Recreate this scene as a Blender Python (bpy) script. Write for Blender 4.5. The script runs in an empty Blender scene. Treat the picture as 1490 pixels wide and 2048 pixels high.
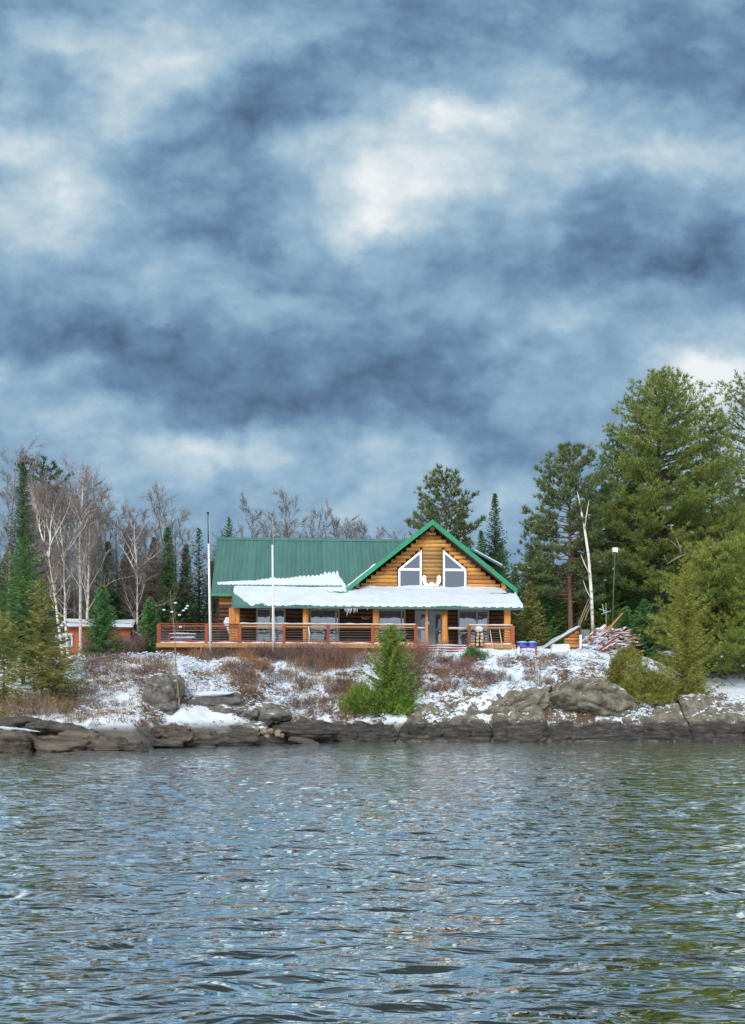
import bpy, bmesh, math, random
import numpy as np
from mathutils import Vector, Matrix

# ------------------------------------------------------------------ camera
sc = bpy.context.scene
C = sc.collection
F, CX, HY, CAMZ = 2000.0, 745.0, 1425.0, 1.7     # focal length in photo pixels, optical axis, horizon row, eye height
cam_d = bpy.data.cameras.new('camera')
cam = bpy.data.objects.new('camera', cam_d)
C.objects.link(cam)
cam.location = (0, 0, CAMZ)
cam.rotation_euler = (math.radians(90), 0, 0)
cam_d.sensor_fit = 'VERTICAL'
cam_d.sensor_height = 36.0
cam_d.lens = 36.0 * F / 2048.0
cam_d.shift_y = (HY - 1024.0) / 2048.0
cam_d.clip_start = 0.1
cam_d.clip_end = 3000
sc.camera = cam

# ------------------------------------------------------------------ exposure
sc.view_settings.view_transform = 'Standard'
sc.view_settings.look = 'None'
sc.view_settings.gamma = 1.0
sc.view_settings.use_curve_mapping = False
EXPO = 0.9
sc.view_settings.exposure = EXPO

# ------------------------------------------------------------------ sky
SKY_GAIN = 0.5 ** EXPO * 1.0
world = bpy.data.worlds.new('World')
sc.world = world
world.use_nodes = True
SUN_EL, SUN_AZ = 32.0, 200.0      # degrees; azimuth clockwise from +Y

def build_sky():
    nt = world.node_tree
    N, L = nt.nodes, nt.links
    N.clear()
    def n(t, **kw):
        x = N.new(t)
        for k, v in kw.items():
            setattr(x, k, v)
        return x
    def m(op, a, b=None, c=None, clamp=False):
        x = n('ShaderNodeMath', operation=op)
        x.use_clamp = clamp
        for i, q in enumerate((a, b, c)):
            if q is None:
                continue
            if isinstance(q, (int, float)):
                x.inputs[i].default_value = q
            else:
                L.new(q, x.inputs[i])
        return x.outputs[0]
    def smooth(x, a, b):
        r = n('ShaderNodeMapRange', interpolation_type='SMOOTHSTEP')
        L.new(x, r.inputs['Value'])
        r.inputs['From Min'].default_value = a
        r.inputs['From Max'].default_value = b
        return r.outputs[0]
    def noise(vec, scale, detail, rough=0.55, dist=0.0):
        t = n('ShaderNodeTexNoise')
        t.inputs['Scale'].default_value = scale
        t.inputs['Detail'].default_value = detail
        t.inputs['Roughness'].default_value = rough
        t.inputs['Distortion'].default_value = dist
        L.new(vec, t.inputs['Vector'])
        return t
    tc = n('ShaderNodeTexCoord')
    sp = n('ShaderNodeSeparateXYZ')
    L.new(tc.outputs['Generated'], sp.inputs[0])
    x, y, z = sp.outputs
    ys = m('MAXIMUM', y, 0.08)
    u0 = m('DIVIDE', x, ys)
    v0 = m('DIVIDE', z, ys)
    cb = n('ShaderNodeCombineXYZ')
    L.new(u0, cb.inputs[0]); L.new(v0, cb.inputs[1])
    # turbulent warp of the cloud field
    w1 = noise(cb.outputs[0], 7.0, 8, 0.62)
    ws = n('ShaderNodeSeparateColor')
    L.new(w1.outputs['Color'], ws.inputs[0])
    u = m('ADD', u0, m('MULTIPLY', m('SUBTRACT', ws.outputs[0], 0.5), 0.11))
    v = m('ADD', v0, m('MULTIPLY', m('SUBTRACT', ws.outputs[1], 0.5), 0.09))
    fac = m('ADD', m('DIVIDE', u, 1490.0 / F), 0.5)
    # cloud thickness map: rows every 75 px of the picture, 13 stops across
    rows = [
        [.20, .30, .40, .33, .22, .20, .20, .20, .23, .28, .26, .20, .16],
        [.36, .62, .58, .48, .36, .40, .28, .18, .26, .32, .30, .12, .12],
        [.22, .18, .60, .55, .08, .03, .26, .40, .40, .30, .22, .12, .08],
        [.35, .38, .60, .22, .00, .10, .42, .95, .72, .46, .42, .40, .30],
        [.76, .62, .30, .22, .20, .55, .72, .60, .58, .62, .60, .60, .50],
        [.42, .76, .46, .22, .24, .34, .98, .74, .60, .40, .18, .28, .42],
        [.55, .68, .32, .14, .18, .28, .90, .55, .26, .30, .08, .10, .25],
        [.34, .34, .24, .24, .24, .22, .38, .30, .26, .22, .06, -.04, .24],
        [.24, .16, .20, .30, .46, .30, .20, .36, .38, .38, .35, .28, .20],
        [.20, .06, .05, .12, .22, .26, .16, .16, .28, .32, .38, .50, .45],
        [.55, .32, .10, .08, .08, .12, .06, .10, .24, .28, .36, .88, .85],
        [.44, .50, .36, .16, .04, .06, .18, .10, .18, .20, .28, .68, .62],
        [.32, .44, .40, .58, .62, .34, .54, .42, .14, .16, .32, .55, .58],
        [.34, .36, .34, .34, .40, .38, .52, .48, .36, .34, .42, .52, .50],
        [.32, .34, .34, .34, .34, .33, .34, .36, .38, .40, .42, .45, .45],
        [.30, .30, .30, .30, .30, .30, .30, .30, .32, .32, .32, .35, .35],
    ]
    dv = 75.0 / F
    total = None
    for i, row in enumerate(rows):
        vr = (HY - 75.0 * i) / F
        cr = n('ShaderNodeValToRGB')
        cr.color_ramp.interpolation = 'LINEAR'
        els = cr.color_ramp.elements
        while len(els) < 13:
            els.new(0.5)
        for k in range(13):
            els[k].position = k / 12.0
            s = (row[k] + 0.1) / 1.3
            els[k].color = (s, s, s, 1)
        L.new(fac, cr.inputs[0])
        d = m('SUBTRACT', 1.0, m('DIVIDE', m('ABSOLUTE', m('SUBTRACT', v, vr)), dv), clamp=True)
        if i == 0:
            d = smooth(v, vr - dv, vr)
        elif i == len(rows) - 1:
            d = m('SUBTRACT', 1.0, smooth(v, vr, vr + dv))
        else:
            d = smooth(d, 0, 1)
        t = m('MULTIPLY', cr.outputs[0], d)
        total = t if total is None else m('ADD', total, t)
    inview = m('SUBTRACT', m('MULTIPLY', total, 1.3), 0.1)
    # unseen overcast outside the frame, made brighter to lift water and ground
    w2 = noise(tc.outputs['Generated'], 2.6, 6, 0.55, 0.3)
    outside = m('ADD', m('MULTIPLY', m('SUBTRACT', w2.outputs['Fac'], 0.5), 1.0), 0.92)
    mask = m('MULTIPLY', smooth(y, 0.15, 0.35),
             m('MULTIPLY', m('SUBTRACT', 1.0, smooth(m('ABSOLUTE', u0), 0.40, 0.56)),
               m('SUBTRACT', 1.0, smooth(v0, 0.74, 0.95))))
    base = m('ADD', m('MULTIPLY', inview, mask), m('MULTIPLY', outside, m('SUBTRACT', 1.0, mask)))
    cs = n('ShaderNodeVectorMath', operation='MULTIPLY')
    L.new(cb.outputs[0], cs.inputs[0]); cs.inputs[1].default_value = (1.0, 1.45, 1.0)
    # swelling cloud undersides: folded noise, soft inside and creased at the edges
    wv = n('ShaderNodeVectorMath', operation='ADD')
    L.new(cs.outputs[0], wv.inputs[0])
    wsc = n('ShaderNodeVectorMath', operation='SCALE')
    L.new(w1.outputs['Color'], wsc.inputs[0]); wsc.inputs['Scale'].default_value = 0.10
    L.new(wsc.outputs[0], wv.inputs[1])
    det = None
    for sc_, amp_ in ((6.5, 1.0), (14.0, 0.55), (31.0, 0.28)):
        f = noise(wv.outputs[0], sc_, 1, 0.5)
        b_ = m('MULTIPLY', m('SUBTRACT', m('SQRT', m('ADD', m('POWER', m('ABSOLUTE', m('SUBTRACT', f.outputs['Fac'], 0.5)), 2.0), 0.0007)), 0.09), amp_)
        det = b_ if det is None else m('ADD', det, b_)
    f2 = noise(cs.outputs[0], 24.0, 8, 0.6)
    det = m('ADD', m('MULTIPLY', det, 0.86), m('MULTIPLY', m('SUBTRACT', f2.outputs['Fac'], 0.5), 0.42))
    det = m('MULTIPLY', det, mask)
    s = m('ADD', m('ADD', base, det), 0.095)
    col = n('ShaderNodeValToRGB')
    stops = [(0.0, (72, 96, 124)), (0.25, (110, 142, 174)), (0.5, (150, 182, 206)), (0.75, (194, 214, 225)), (1.0, (242, 246, 248))]
    els = col.color_ramp.elements
    while len(els) < len(stops):
        els.new(0.5)
    for e, (p, c) in zip(els, stops):
        e.position = p
        e.color = tuple(((q / 255.0 + 0.055) / 1.055) ** 2.4 * SKY_GAIN for q in c) + (1,)
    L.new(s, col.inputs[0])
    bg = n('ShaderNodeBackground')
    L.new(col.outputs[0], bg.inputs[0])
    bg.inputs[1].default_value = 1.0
    # thin share of clear sky behind the cloud deck
    sky = n('ShaderNodeTexSky', sky_type='NISHITA')
    sky.sun_disc = False
    sky.sun_elevation = math.radians(SUN_EL)
    sky.sun_rotation = math.radians(SUN_AZ)
    bg2 = n('ShaderNodeBackground')
    L.new(sky.outputs[0], bg2.inputs[0])
    bg2.inputs[1].default_value = 0.05
    mx = n('ShaderNodeMixShader')
    mx.inputs[0].default_value = 0.06
    L.new(bg.outputs[0], mx.inputs[1]); L.new(bg2.outputs[0], mx.inputs[2])
    out = n('ShaderNodeOutputWorld')
    L.new(mx.outputs[0], out.inputs[0])
build_sky()

# ------------------------------------------------------------------ sun behind cloud, soft
sd = bpy.data.lights.new('sun', 'SUN')
sd.energy = 1.5
sd.angle = math.radians(25)
sd.color = (1.0, 0.96, 0.90)
sun = bpy.data.objects.new('sun', sd)
C.objects.link(sun)
_az, _el = math.radians(SUN_AZ), math.radians(SUN_EL)
_dir = Vector((math.sin(_az) * math.cos(_el), math.cos(_az) * math.cos(_el), math.sin(_el)))
sun.rotation_euler = _dir.to_track_quat('Z', 'Y').to_euler()

# ================================================================== helpers
rng = np.random.default_rng(7)
random.seed(7)

def P(px, py, Y):
    return Vector(((px - CX) / F * Y, Y, CAMZ + (HY - py) / F * Y))

def _hash(i, j, k, s):
    h = (i * 374761393 + j * 668265263 + k * 2147483647 + s * 1274126177) & 0xFFFFFFFF
    h = ((h ^ (h >> 13)) * 1274126177) & 0xFFFFFFFF
    h = (h ^ (h >> 16)) & 0xFFFFFF
    return h / float(0xFFFFFF)

def vnoise(p, seed=0):
    p = np.asarray(p, float)
    f = np.floor(p).astype(np.int64)
    t = p - f
    t = t * t * (3 - 2 * t)
    r = 0
    for a in (0, 1):
        wa = t[:, 0] if a else 1 - t[:, 0]
        for b in (0, 1):
            wb = t[:, 1] if b else 1 - t[:, 1]
            for c in (0, 1):
                wc = t[:, 2] if c else 1 - t[:, 2]
                r = r + wa * wb * wc * _hash(f[:, 0] + a, f[:, 1] + b, f[:, 2] + c, seed)
    return r * 2 - 1

def fbm(p, octv=4, seed=0, gain=0.5):
    p = np.asarray(p, float)
    a, s, r = 1.0, 1.0, 0
    for o in range(octv):
        r = r + a * vnoise(p * s + 17.3 * o, seed + o)
        a *= gain
        s *= 2.03
    return r

def link(o, parent=None):
    C.objects.link(o)
    if parent is not None:
        o.parent = parent
    return o

def tag(o, label, cat, group=None, kind=None):
    o['label'] = label
    if cat:
        o['category'] = cat
    if group:
        o['group'] = group
    if kind:
        o['kind'] = kind
    return o

def thing(name, label, cat, loc=(0, 0, 0), rz=0.0, group=None):
    o = bpy.data.objects.new(name, None)
    o.empty_display_size = 0.2
    o.location = loc
    o.rotation_euler = (0, 0, rz)
    link(o)
    return tag(o, label, cat, group)

def copy_tree(o, loc=None, rz=None, scale=None, label=None, group=None, parent=None):
    c = o.copy()
    link(c)
    if parent is not None:
        c.parent = parent
    if loc is not None:
        c.location = loc
    if rz is not None:
        c.rotation_euler = (0, 0, rz)
    if scale is not None:
        c.scale = scale if isinstance(scale, (tuple, list)) else (scale,) * 3
    if label:
        c['label'] = label
    if group:
        c['group'] = group
    for ch in list(o.children):
        copy_tree(ch, parent=c)
    return c

def mesh_obj(name, V, Fc, material=None, parent=None, smooth=False, loc=None):
    me = bpy.data.meshes.new(name)
    me.from_pydata([tuple(v) for v in V], [], Fc)
    if smooth:
        me.polygons.foreach_set('use_smooth', [True] * len(me.polygons))
    me.update()
    if material:
        me.materials.append(material)
    o = bpy.data.objects.new(name, me)
    if loc is not None:
        o.location = loc
    return link(o, parent)

def fast_mesh(name, V, nper, material=None, parent=None, smooth=False):
    """V (n,3): every nper consecutive points make one face"""
    V = np.asarray(V, np.float32).reshape(-1, 3)
    me = bpy.data.meshes.new(name)
    nv = len(V)
    me.vertices.add(nv)
    me.vertices.foreach_set('co', V.ravel())
    me.loops.add(nv)
    me.loops.foreach_set('vertex_index', np.arange(nv, dtype=np.int32))
    nf = nv // nper
    me.polygons.add(nf)
    me.polygons.foreach_set('loop_start', np.arange(0, nv, nper, dtype=np.int32))
    me.polygons.foreach_set('loop_total', np.full(nf, nper, dtype=np.int32))
    me.update(calc_edges=True)
    if material:
        me.materials.append(material)
    return link(bpy.data.objects.new(name, me), parent)

def grid_mesh(name, G, material=None, parent=None, smooth=True):
    """G (r,c,3)"""
    r, c, _ = G.shape
    V = G.reshape(-1, 3).astype(np.float32)
    i = np.arange(r * c).reshape(r, c)
    q = np.stack([i[:-1, :-1], i[:-1, 1:], i[1:, 1:], i[1:, :-1]], -1).reshape(-1, 4)
    me = bpy.data.meshes.new(name)
    me.vertices.add(len(V)); me.vertices.foreach_set('co', V.ravel())
    me.loops.add(q.size); me.loops.foreach_set('vertex_index', q.ravel().astype(np.int32))
    me.polygons.add(len(q))
    me.polygons.foreach_set('loop_start', np.arange(0, q.size, 4, dtype=np.int32))
    me.polygons.foreach_set('loop_total', np.full(len(q), 4, dtype=np.int32))
    me.polygons.foreach_set('use_smooth', np.full(len(q), smooth))
    me.update(calc_edges=True)
    if material:
        me.materials.append(material)
    return link(bpy.data.objects.new(name, me), parent)

class MB:
    def __init__(s):
        s.v, s.f = [], []
    def box(s, x0, x1, y0, y1, z0, z1):
        b = len(s.v)
        s.v += [(x0, y0, z0), (x1, y0, z0), (x1, y1, z0), (x0, y1, z0), (x0, y0, z1), (x1, y0, z1), (x1, y1, z1), (x0, y1, z1)]
        s.f += [tuple(b + k for k in q) for q in ((3, 2, 1, 0), (4, 5, 6, 7), (0, 1, 5, 4), (1, 2, 6, 5), (2, 3, 7, 6), (3, 0, 4, 7))]
        return s
    def tube(s, pts, radii, n=6, cap=True):
        pts = [Vector(p) for p in pts]
        if not hasattr(radii, '__len__'):
            radii = [radii] * len(pts)
        b0 = len(s.v)
        ref = None
        for i, p in enumerate(pts):
            d = (pts[min(i + 1, len(pts) - 1)] - pts[max(i - 1, 0)])
            if d.length < 1e-9:
                d = Vector((0, 0, 1))
            d.normalize()
            if ref is None:
                ref = Vector((1, 0, 0)) if abs(d.x) < 0.9 else Vector((0, 1, 0))
            a = d.cross(ref).normalized()
            c = d.cross(a)
            ref = -c if False else ref
            for k in range(n):
                t = 2 * math.pi * k / n
                s.v.append(tuple(p + (a * math.cos(t) + c * math.sin(t)) * radii[i]))
        for i in range(len(pts) - 1):
            for k in range(n):
                q0 = b0 + i * n + k
                q1 = b0 + i * n + (k + 1) % n
                s.f.append((q0, q1, q1 + n, q0 + n))
        if cap:
            s.f.append(tuple(b0 + k for k in range(n))[::-1])
            s.f.append(tuple(b0 + (len(pts) - 1) * n + k for k in range(n)))
        return s
    def prism(s, poly, axis, a, b):
        """poly of 2D points, extruded along axis 'y' (poly in x,z), 'x' (poly in y,z) or 'z' (poly in x,y)"""
        n0 = len(s.v)
        def mk(p, t):
            return (p[0], t, p[1]) if axis == 'y' else ((t, p[0], p[1]) if axis == 'x' else (p[0], p[1], t))
        n = len(poly)
        s.v += [mk(p, a) for p in poly] + [mk(p, b) for p in poly]
        s.f.append(tuple(n0 + i for i in range(n)))
        s.f.append(tuple(n0 + n + i for i in range(n))[::-1])
        for i in range(n):
            j = (i + 1) % n
            s.f.append((n0 + i, n0 + n + i, n0 + n + j, n0 + j))
        return s
    def quad(s, a, b, c, d):
        n0 = len(s.v)
        s.v += [tuple(a), tuple(b), tuple(c), tuple(d)]
        s.f.append((n0, n0 + 1, n0 + 2, n0 + 3))
        return s
    def slab(s, a, b, c, d, t):
        """quad a,b,c,d with thickness vector t"""
        t = Vector(t)
        n0 = len(s.v)
        for p in (a, b, c, d):
            s.v.append(tuple(Vector(p)))
        for p in (a, b, c, d):
            s.v.append(tuple(Vector(p) + t))
        s.f += [tuple(n0 + k for k in q) for q in ((3, 2, 1, 0), (4, 5, 6, 7), (0, 1, 5, 4), (1, 2, 6, 5), (2, 3, 7, 6), (3, 0, 4, 7))]
        return s
    def build(s, name, material, parent=None, smooth=False, fix=True):
        o = mesh_obj(name, s.v, s.f, material, parent, smooth)
        if fix:
            bm = bmesh.new(); bm.from_mesh(o.data)
            bmesh.ops.recalc_face_normals(bm, faces=bm.faces)
            bm.to_mesh(o.data); bm.free()
        return o

# ================================================================== materials
def srgb(r, g, b):
    return tuple(((q / 255.0 + 0.055) / 1.055) ** 2.4 if q > 10 else q / 255.0 / 12.92 for q in (r, g, b)) + (1,)

SNOWC = (0.66, 0.74, 0.84, 1)

def mat(name, c1, c2=None, c3=None, scale=3.0, rough=0.8, spec=0.3, stretch=(1, 1, 1), objrand=0.0, island=0.0,
        bump=0.0, bscale=12.0, coords='pos', snow=None, metallic=0.0, detail=5, wave=None, contrast=1.0, nrough=.6):
    ma = bpy.data.materials.new(name)
    ma.use_nodes = True
    nt = ma.node_tree
    N, L = nt.nodes, nt.links
    N.clear()
    out = N.new('ShaderNodeOutputMaterial')
    bs = N.new('ShaderNodeBsdfPrincipled')
    L.new(bs.outputs[0], out.inputs[0])
    bs.inputs['Roughness'].default_value = rough
    bs.inputs['Specular IOR Level'].default_value = spec
    bs.inputs['Metallic'].default_value = metallic
    geo = N.new('ShaderNodeNewGeometry')
    tc = N.new('ShaderNodeTexCoord')
    src = geo.outputs['Position'] if coords == 'pos' else tc.outputs['Object']
    mp = N.new('ShaderNodeMapping')
    mp.inputs['Scale'].default_value = stretch
    L.new(src, mp.inputs['Vector'])
    oi = N.new('ShaderNodeObjectInfo')
    if coords != 'pos':
        cx = N.new('ShaderNodeCombineXYZ')
        ml = N.new('ShaderNodeMath'); ml.operation = 'MULTIPLY'; ml.inputs[1].default_value = 37.0
        L.new(oi.outputs['Random'], ml.inputs[0])
        L.new(ml.outputs[0], cx.inputs[0]); L.new(ml.outputs[0], cx.inputs[1])
        L.new(cx.outputs[0], mp.inputs['Location'])
    def math_(op, a, b):
        x = N.new('ShaderNodeMath'); x.operation = op
        for i, q in enumerate((a, b)):
            if isinstance(q, (int, float)):
                x.inputs[i].default_value = q
            else:
                L.new(q, x.inputs[i])
        return x.outputs[0]
    nz = N.new('ShaderNodeTexNoise')
    nz.inputs['Scale'].default_value = scale
    nz.inputs['Detail'].default_value = detail
    nz.inputs['Roughness'].default_value = nrough
    L.new(mp.outputs[0], nz.inputs['Vector'])
    rp = N.new('ShaderNodeValToRGB')
    cols = [c1] + [c for c in (c2, c3) if c]
    els = rp.color_ramp.elements
    while len(els) < max(2, len(cols)):
        els.new(0.5)
    if len(cols) == 1:
        cols = cols * 2
    for k, (e, c) in enumerate(zip(els, cols)):
        t = k / (len(cols) - 1)
        e.position = 0.5 + (t - 0.5) * 0.5 / contrast
        e.color = c if len(c) == 4 else tuple(c) + (1,)
    L.new(nz.outputs['Fac'], rp.inputs[0])
    col = rp.outputs[0]
    for amount, sock in ((objrand, oi.outputs['Random']), (island, geo.outputs['Random Per Island'])):
        if amount:
            hv = N.new('ShaderNodeHueSaturation')
            L.new(col, hv.inputs['Color'])
            L.new(math_('ADD', math_('MULTIPLY', math_('SUBTRACT', sock, 0.5), 2 * amount), 1.0), hv.inputs['Value'])
            L.new(math_('ADD', math_('MULTIPLY', math_('SUBTRACT', sock, 0.5), 0.05 * amount), 0.5), hv.inputs['Hue'])
            col = hv.outputs[0]
    if snow:
        lo, hi, ns, amt = snow      # normal.z + noise range for snow, noise scale, noise amount
        sx = N.new('ShaderNodeSeparateXYZ')
        L.new(geo.outputs['Normal'], sx.inputs[0])
        n2 = N.new('ShaderNodeTexNoise')
        n2.inputs['Scale'].default_value = ns
        n2.inputs['Detail'].default_value = 5
        n2.inputs['Roughness'].default_value = 0.65
        L.new(src, n2.inputs['Vector'])
        val = math_('ADD', sx.outputs[2], math_('MULTIPLY', math_('SUBTRACT', n2.outputs['Fac'], 0.5), amt))
        mr = N.new('ShaderNodeMapRange'); mr.interpolation_type = 'SMOOTHSTEP'
        mr.inputs['From Min'].default_value = lo; mr.inputs['From Max'].default_value = hi
        L.new(val, mr.inputs['Value'])
        mx = N.new('ShaderNodeMix'); mx.data_type = 'RGBA'
        L.new(mr.outputs[0], mx.inputs[0])
        L.new(col, mx.inputs[6]); mx.inputs[7].default_value = SNOWC
        col = mx.outputs[2]
    L.new(col, bs.inputs['Base Color'])
    if bump:
        n3 = N.new('ShaderNodeTexNoise')
        n3.inputs['Scale'].default_value = bscale
        n3.inputs['Detail'].default_value = 6
        n3.inputs['Roughness'].default_value = 0.65
        L.new(mp.outputs[0], n3.inputs['Vector'])
        bp = N.new('ShaderNodeBump')
        bp.inputs['Strength'].default_value = bump
        bp.inputs['Distance'].default_value = 0.1
        L.new(n3.outputs['Fac'], bp.inputs['Height'])
        L.new(bp.outputs[0], bs.inputs['Normal'])
    ma['bsdf'] = bs.name
    return ma

M_snow = mat('snow', (0.48, 0.57, 0.68), (0.60, 0.67, 0.77), scale=1.5, rough=0.6, bump=0.25, bscale=5)
# ================================================================== ground
PROF = [  # picture column -> height profile along the view (distance, height)
    (-300, [(38, -1.5), (42, -.3), (44, .5), (50, 2.0), (58, 4.4), (66, 5.4), (80, 6.2), (130, 9)]),
    (0,    [(38, -1.5), (43, -.4), (45, .3), (48, 1.2), (53, 2.5), (58, 4.0), (64, 5.2), (75, 5.9), (130, 9)]),
    (150,  [(38, -1.5), (43.5, -.4), (45, .4), (47.5, 1.1), (52, 2.2), (58, 4.2), (64, 5.1), (75, 5.9), (130, 9)]),
    (260,  [(38, -1.5), (45, -.5), (46.5, .4), (48.5, 1.2), (52, 2.2), (57, 3.9), (63, 5.1), (75, 5.8), (130, 9)]),
    (340,  [(38, -1.5), (48, -.5), (50, .6), (53, 1.3), (55.5, 2.8), (58, 4.0), (63, 5.2), (70, 5.5), (130, 9)]),
    (450,  [(38, -1.5), (50.5, -.5), (52.5, .6), (55, 1.4), (57, 2.7), (61, 4.3), (65, 5.2), (70, 5.5), (130, 9)]),
    (600,  [(38, -1.5), (56.5, -.9), (58.6, .1), (59.8, 1.3), (62, 3.2), (65.5, 5.1), (70, 5.5), (90, 6.4), (130, 9)]),
    (800,  [(38, -1.5), (57, -.8), (58.6, .3), (59.4, 1.4), (61.2, 2.7), (64, 4.4), (67, 5.6), (72, 5.8), (130, 9)]),
    (1000, [(38, -1.5), (57, -.8), (58.6, .3), (59.4, 1.4), (61.2, 2.8), (64, 4.6), (67, 5.7), (70, 6.2), (80, 6.6), (130, 9)]),
    (1150, [(38, -1.5), (57, -.8), (58.6, .3), (59.4, 1.4), (61.0, 3.0), (62.8, 4.3), (66, 5.6), (75, 6.9), (130, 9)]),
    (1250, [(38, -1.5), (57, -.8), (58.6, .3), (59.4, 1.3), (61.4, 2.5), (64.5, 4.3), (68, 5.6), (80, 7.1), (130, 9.5)]),
    (1400, [(38, -1.5), (57, -.8), (58.6, .2), (60, .9), (62, 1.7), (65, 2.7), (69, 4.2), (76, 6.0), (130, 9.5)]),
    (1490, [(38, -1.5), (56.5, -.8), (58.4, .2), (60, 1.0), (62, 1.7), (66, 2.8), (71, 4.4), (78, 6.0), (130, 9.5)]),
    (1900, [(38, -1.5), (56, -.8), (58.4, .2), (60, 1.0), (62, 1.7), (66, 2.8), (71, 4.4), (78, 6.0), (130, 9.5)]),
]
_ppx = np.array([p[0] for p in PROF], float)
def ground_h(x, Y):
    x = np.atleast_1d(np.asarray(x, float)); Y = np.atleast_1d(np.asarray(Y, float))
    px = x / Y * F + CX
    hs = np.stack([np.interp(Y, [q[0] for q in pr], [q[1] for q in pr]) for _, pr in PROF], 0)
    k = np.clip(np.searchsorted(_ppx, px) - 1, 0, len(_ppx) - 2)
    t = np.clip((px - _ppx[k]) / (_ppx[k + 1] - _ppx[k]), 0, 1)
    t = t * t * (3 - 2 * t)
    i = np.arange(len(Y))
    h = hs[k, i] * (1 - t) + hs[k + 1, i] * t
    far = np.clip((Y - 130) / 300, 0, 1)
    return h + far * 6
def gz(x, Y):
    return float(ground_h(x, Y)[0])

def ground_full(x, Y):
    h = ground_h(x, Y)
    p = np.stack([x, Y, h * 0], -1)
    amp = np.clip((h + 0.5) / 2.0, 0.1, 1.0) * np.clip((74 - Y) / 8, 0.15, 1.0)
    return h + amp * (0.22 * fbm(p * 0.55, 4, 3) + 0.07 * fbm(p * 2.3, 3, 9))

def build_ground():
    a = np.concatenate([np.linspace(-1.1, -0.46, 40)[:-1], np.linspace(-0.46, 0.46, 420), np.linspace(0.46, 1.1, 40)[1:]])
    Y = np.concatenate([np.linspace(39, 44, 12)[:-1], np.linspace(44, 70, 190), np.linspace(70, 90, 40)[1:], np.geomspace(90, 700, 24)[1:]])
    A, YY = np.meshgrid(a, Y)
    X = A * YY
    Z = ground_full(X.ravel(), YY.ravel()).reshape(X.shape)
    return np.stack([X, YY, Z], -1)

def ground_material():
    ma = bpy.data.materials.new('snowy_ground')
    ma.use_nodes = True
    nt = ma.node_tree; N, L = nt.nodes, nt.links
    bs = N['Principled BSDF']
    bs.inputs['Roughness'].default_value = 0.85
    bs.inputs['Specular IOR Level'].default_value = 0.2
    geo = N.new('ShaderNodeNewGeometry')
    def noise(scale, detail=6, rough=0.65, vec=None):
        t = N.new('ShaderNodeTexNoise')
        t.inputs['Scale'].default_value = scale; t.inputs['Detail'].default_value = detail; t.inputs['Roughness'].default_value = rough
        L.new(vec if vec is not None else geo.outputs['Position'], t.inputs['Vector'])
        return t.outputs['Fac']
    def m(op, a, b):
        x = N.new('ShaderNodeMath'); x.operation = op
        for i, q in enumerate((a, b)):
            if isinstance(q, (int, float)):
                x.inputs[i].default_value = q
            else:
                L.new(q, x.inputs[i])
        return x.outputs[0]
    def ramp(f, stops):
        r = N.new('ShaderNodeValToRGB')
        e = r.color_ramp.elements
        while len(e) < len(stops):
            e.new(0.5)
        for q, (p, c) in zip(e, stops):
            q.position = p; q.color = tuple(c) + (1,)
        L.new(f, r.inputs[0])
        return r.outputs[0]
    litter = ramp(noise(2.2), [(0.3, (.05, .035, .028)), (0.47, (.11, .07, .05)), (0.6, (.16, .11, .075)), (0.72, (.07, .065, .035))])
    rock = ramp(noise(1.2), [(0.3, (.045, .042, .04)), (0.5, (.11, .105, .10)), (0.7, (.17, .165, .15))])
    sp = N.new('ShaderNodeSeparateXYZ'); L.new(geo.outputs['Position'], sp.inputs[0])
    hz = sp.outputs[2]
    def smooth(x, a, b):
        r = N.new('ShaderNodeMapRange'); r.interpolation_type = 'SMOOTHSTEP'
        L.new(x, r.inputs['Value']); r.inputs['From Min'].default_value = a; r.inputs['From Max'].default_value = b
        return r.outputs[0]
    def mix(f, a, b):
        x = N.new('ShaderNodeMix'); x.data_type = 'RGBA'
        L.new(f, x.inputs[0])
        for i, q in ((6, a), (7, b)):
            if isinstance(q, tuple):
                x.inputs[i].default_value = q
            else:
                L.new(q, x.inputs[i])
        return x.outputs[2]
    base = mix(smooth(m('ADD', hz, m('MULTIPLY', noise(1.0), 0.8)), 1.3, 1.9), rock, litter)
    # snow lies thick on the level lawn, broken up by brush on the bank
    sn = N.new('ShaderNodeSeparateXYZ'); L.new(geo.outputs['True Normal'], sn.inputs[0])
    flat = smooth(sn.outputs[2], 0.72, 0.99)
    big = noise(0.35, 4); mid = noise(2.6, 6, 0.7); fine = noise(11, 4, 0.6)
    cover = m('ADD', m('ADD', m('MULTIPLY', m('SUBTRACT', mid, 0.5), 1.5), m('MULTIPLY', m('SUBTRACT', big, 0.5), 1.7)),
              m('MULTIPLY', m('SUBTRACT', fine, 0.5), 0.95))
    cover = m('ADD', cover, m('MULTIPLY', flat, 0.30))
    lowc = smooth(hz, 0.75, 1.35)
    snowf = m('MULTIPLY', smooth(cover, -0.07, 0.08), lowc)
    col = mix(snowf, base, SNOWC)
    L.new(col, bs.inputs['Base Color'])
    bp = N.new('ShaderNodeBump'); bp.inputs['Strength'].default_value = 0.6; bp.inputs['Distance'].default_value = 0.12
    L.new(mid, bp.inputs['Height']); L.new(bp.outputs[0], bs.inputs['Normal'])
    return ma
ground = grid_mesh('ground', build_ground(), ground_material())
ground['kind'] = 'structure'
ground['label'] = 'snow dusted bank and level ground around the log house'

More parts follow.
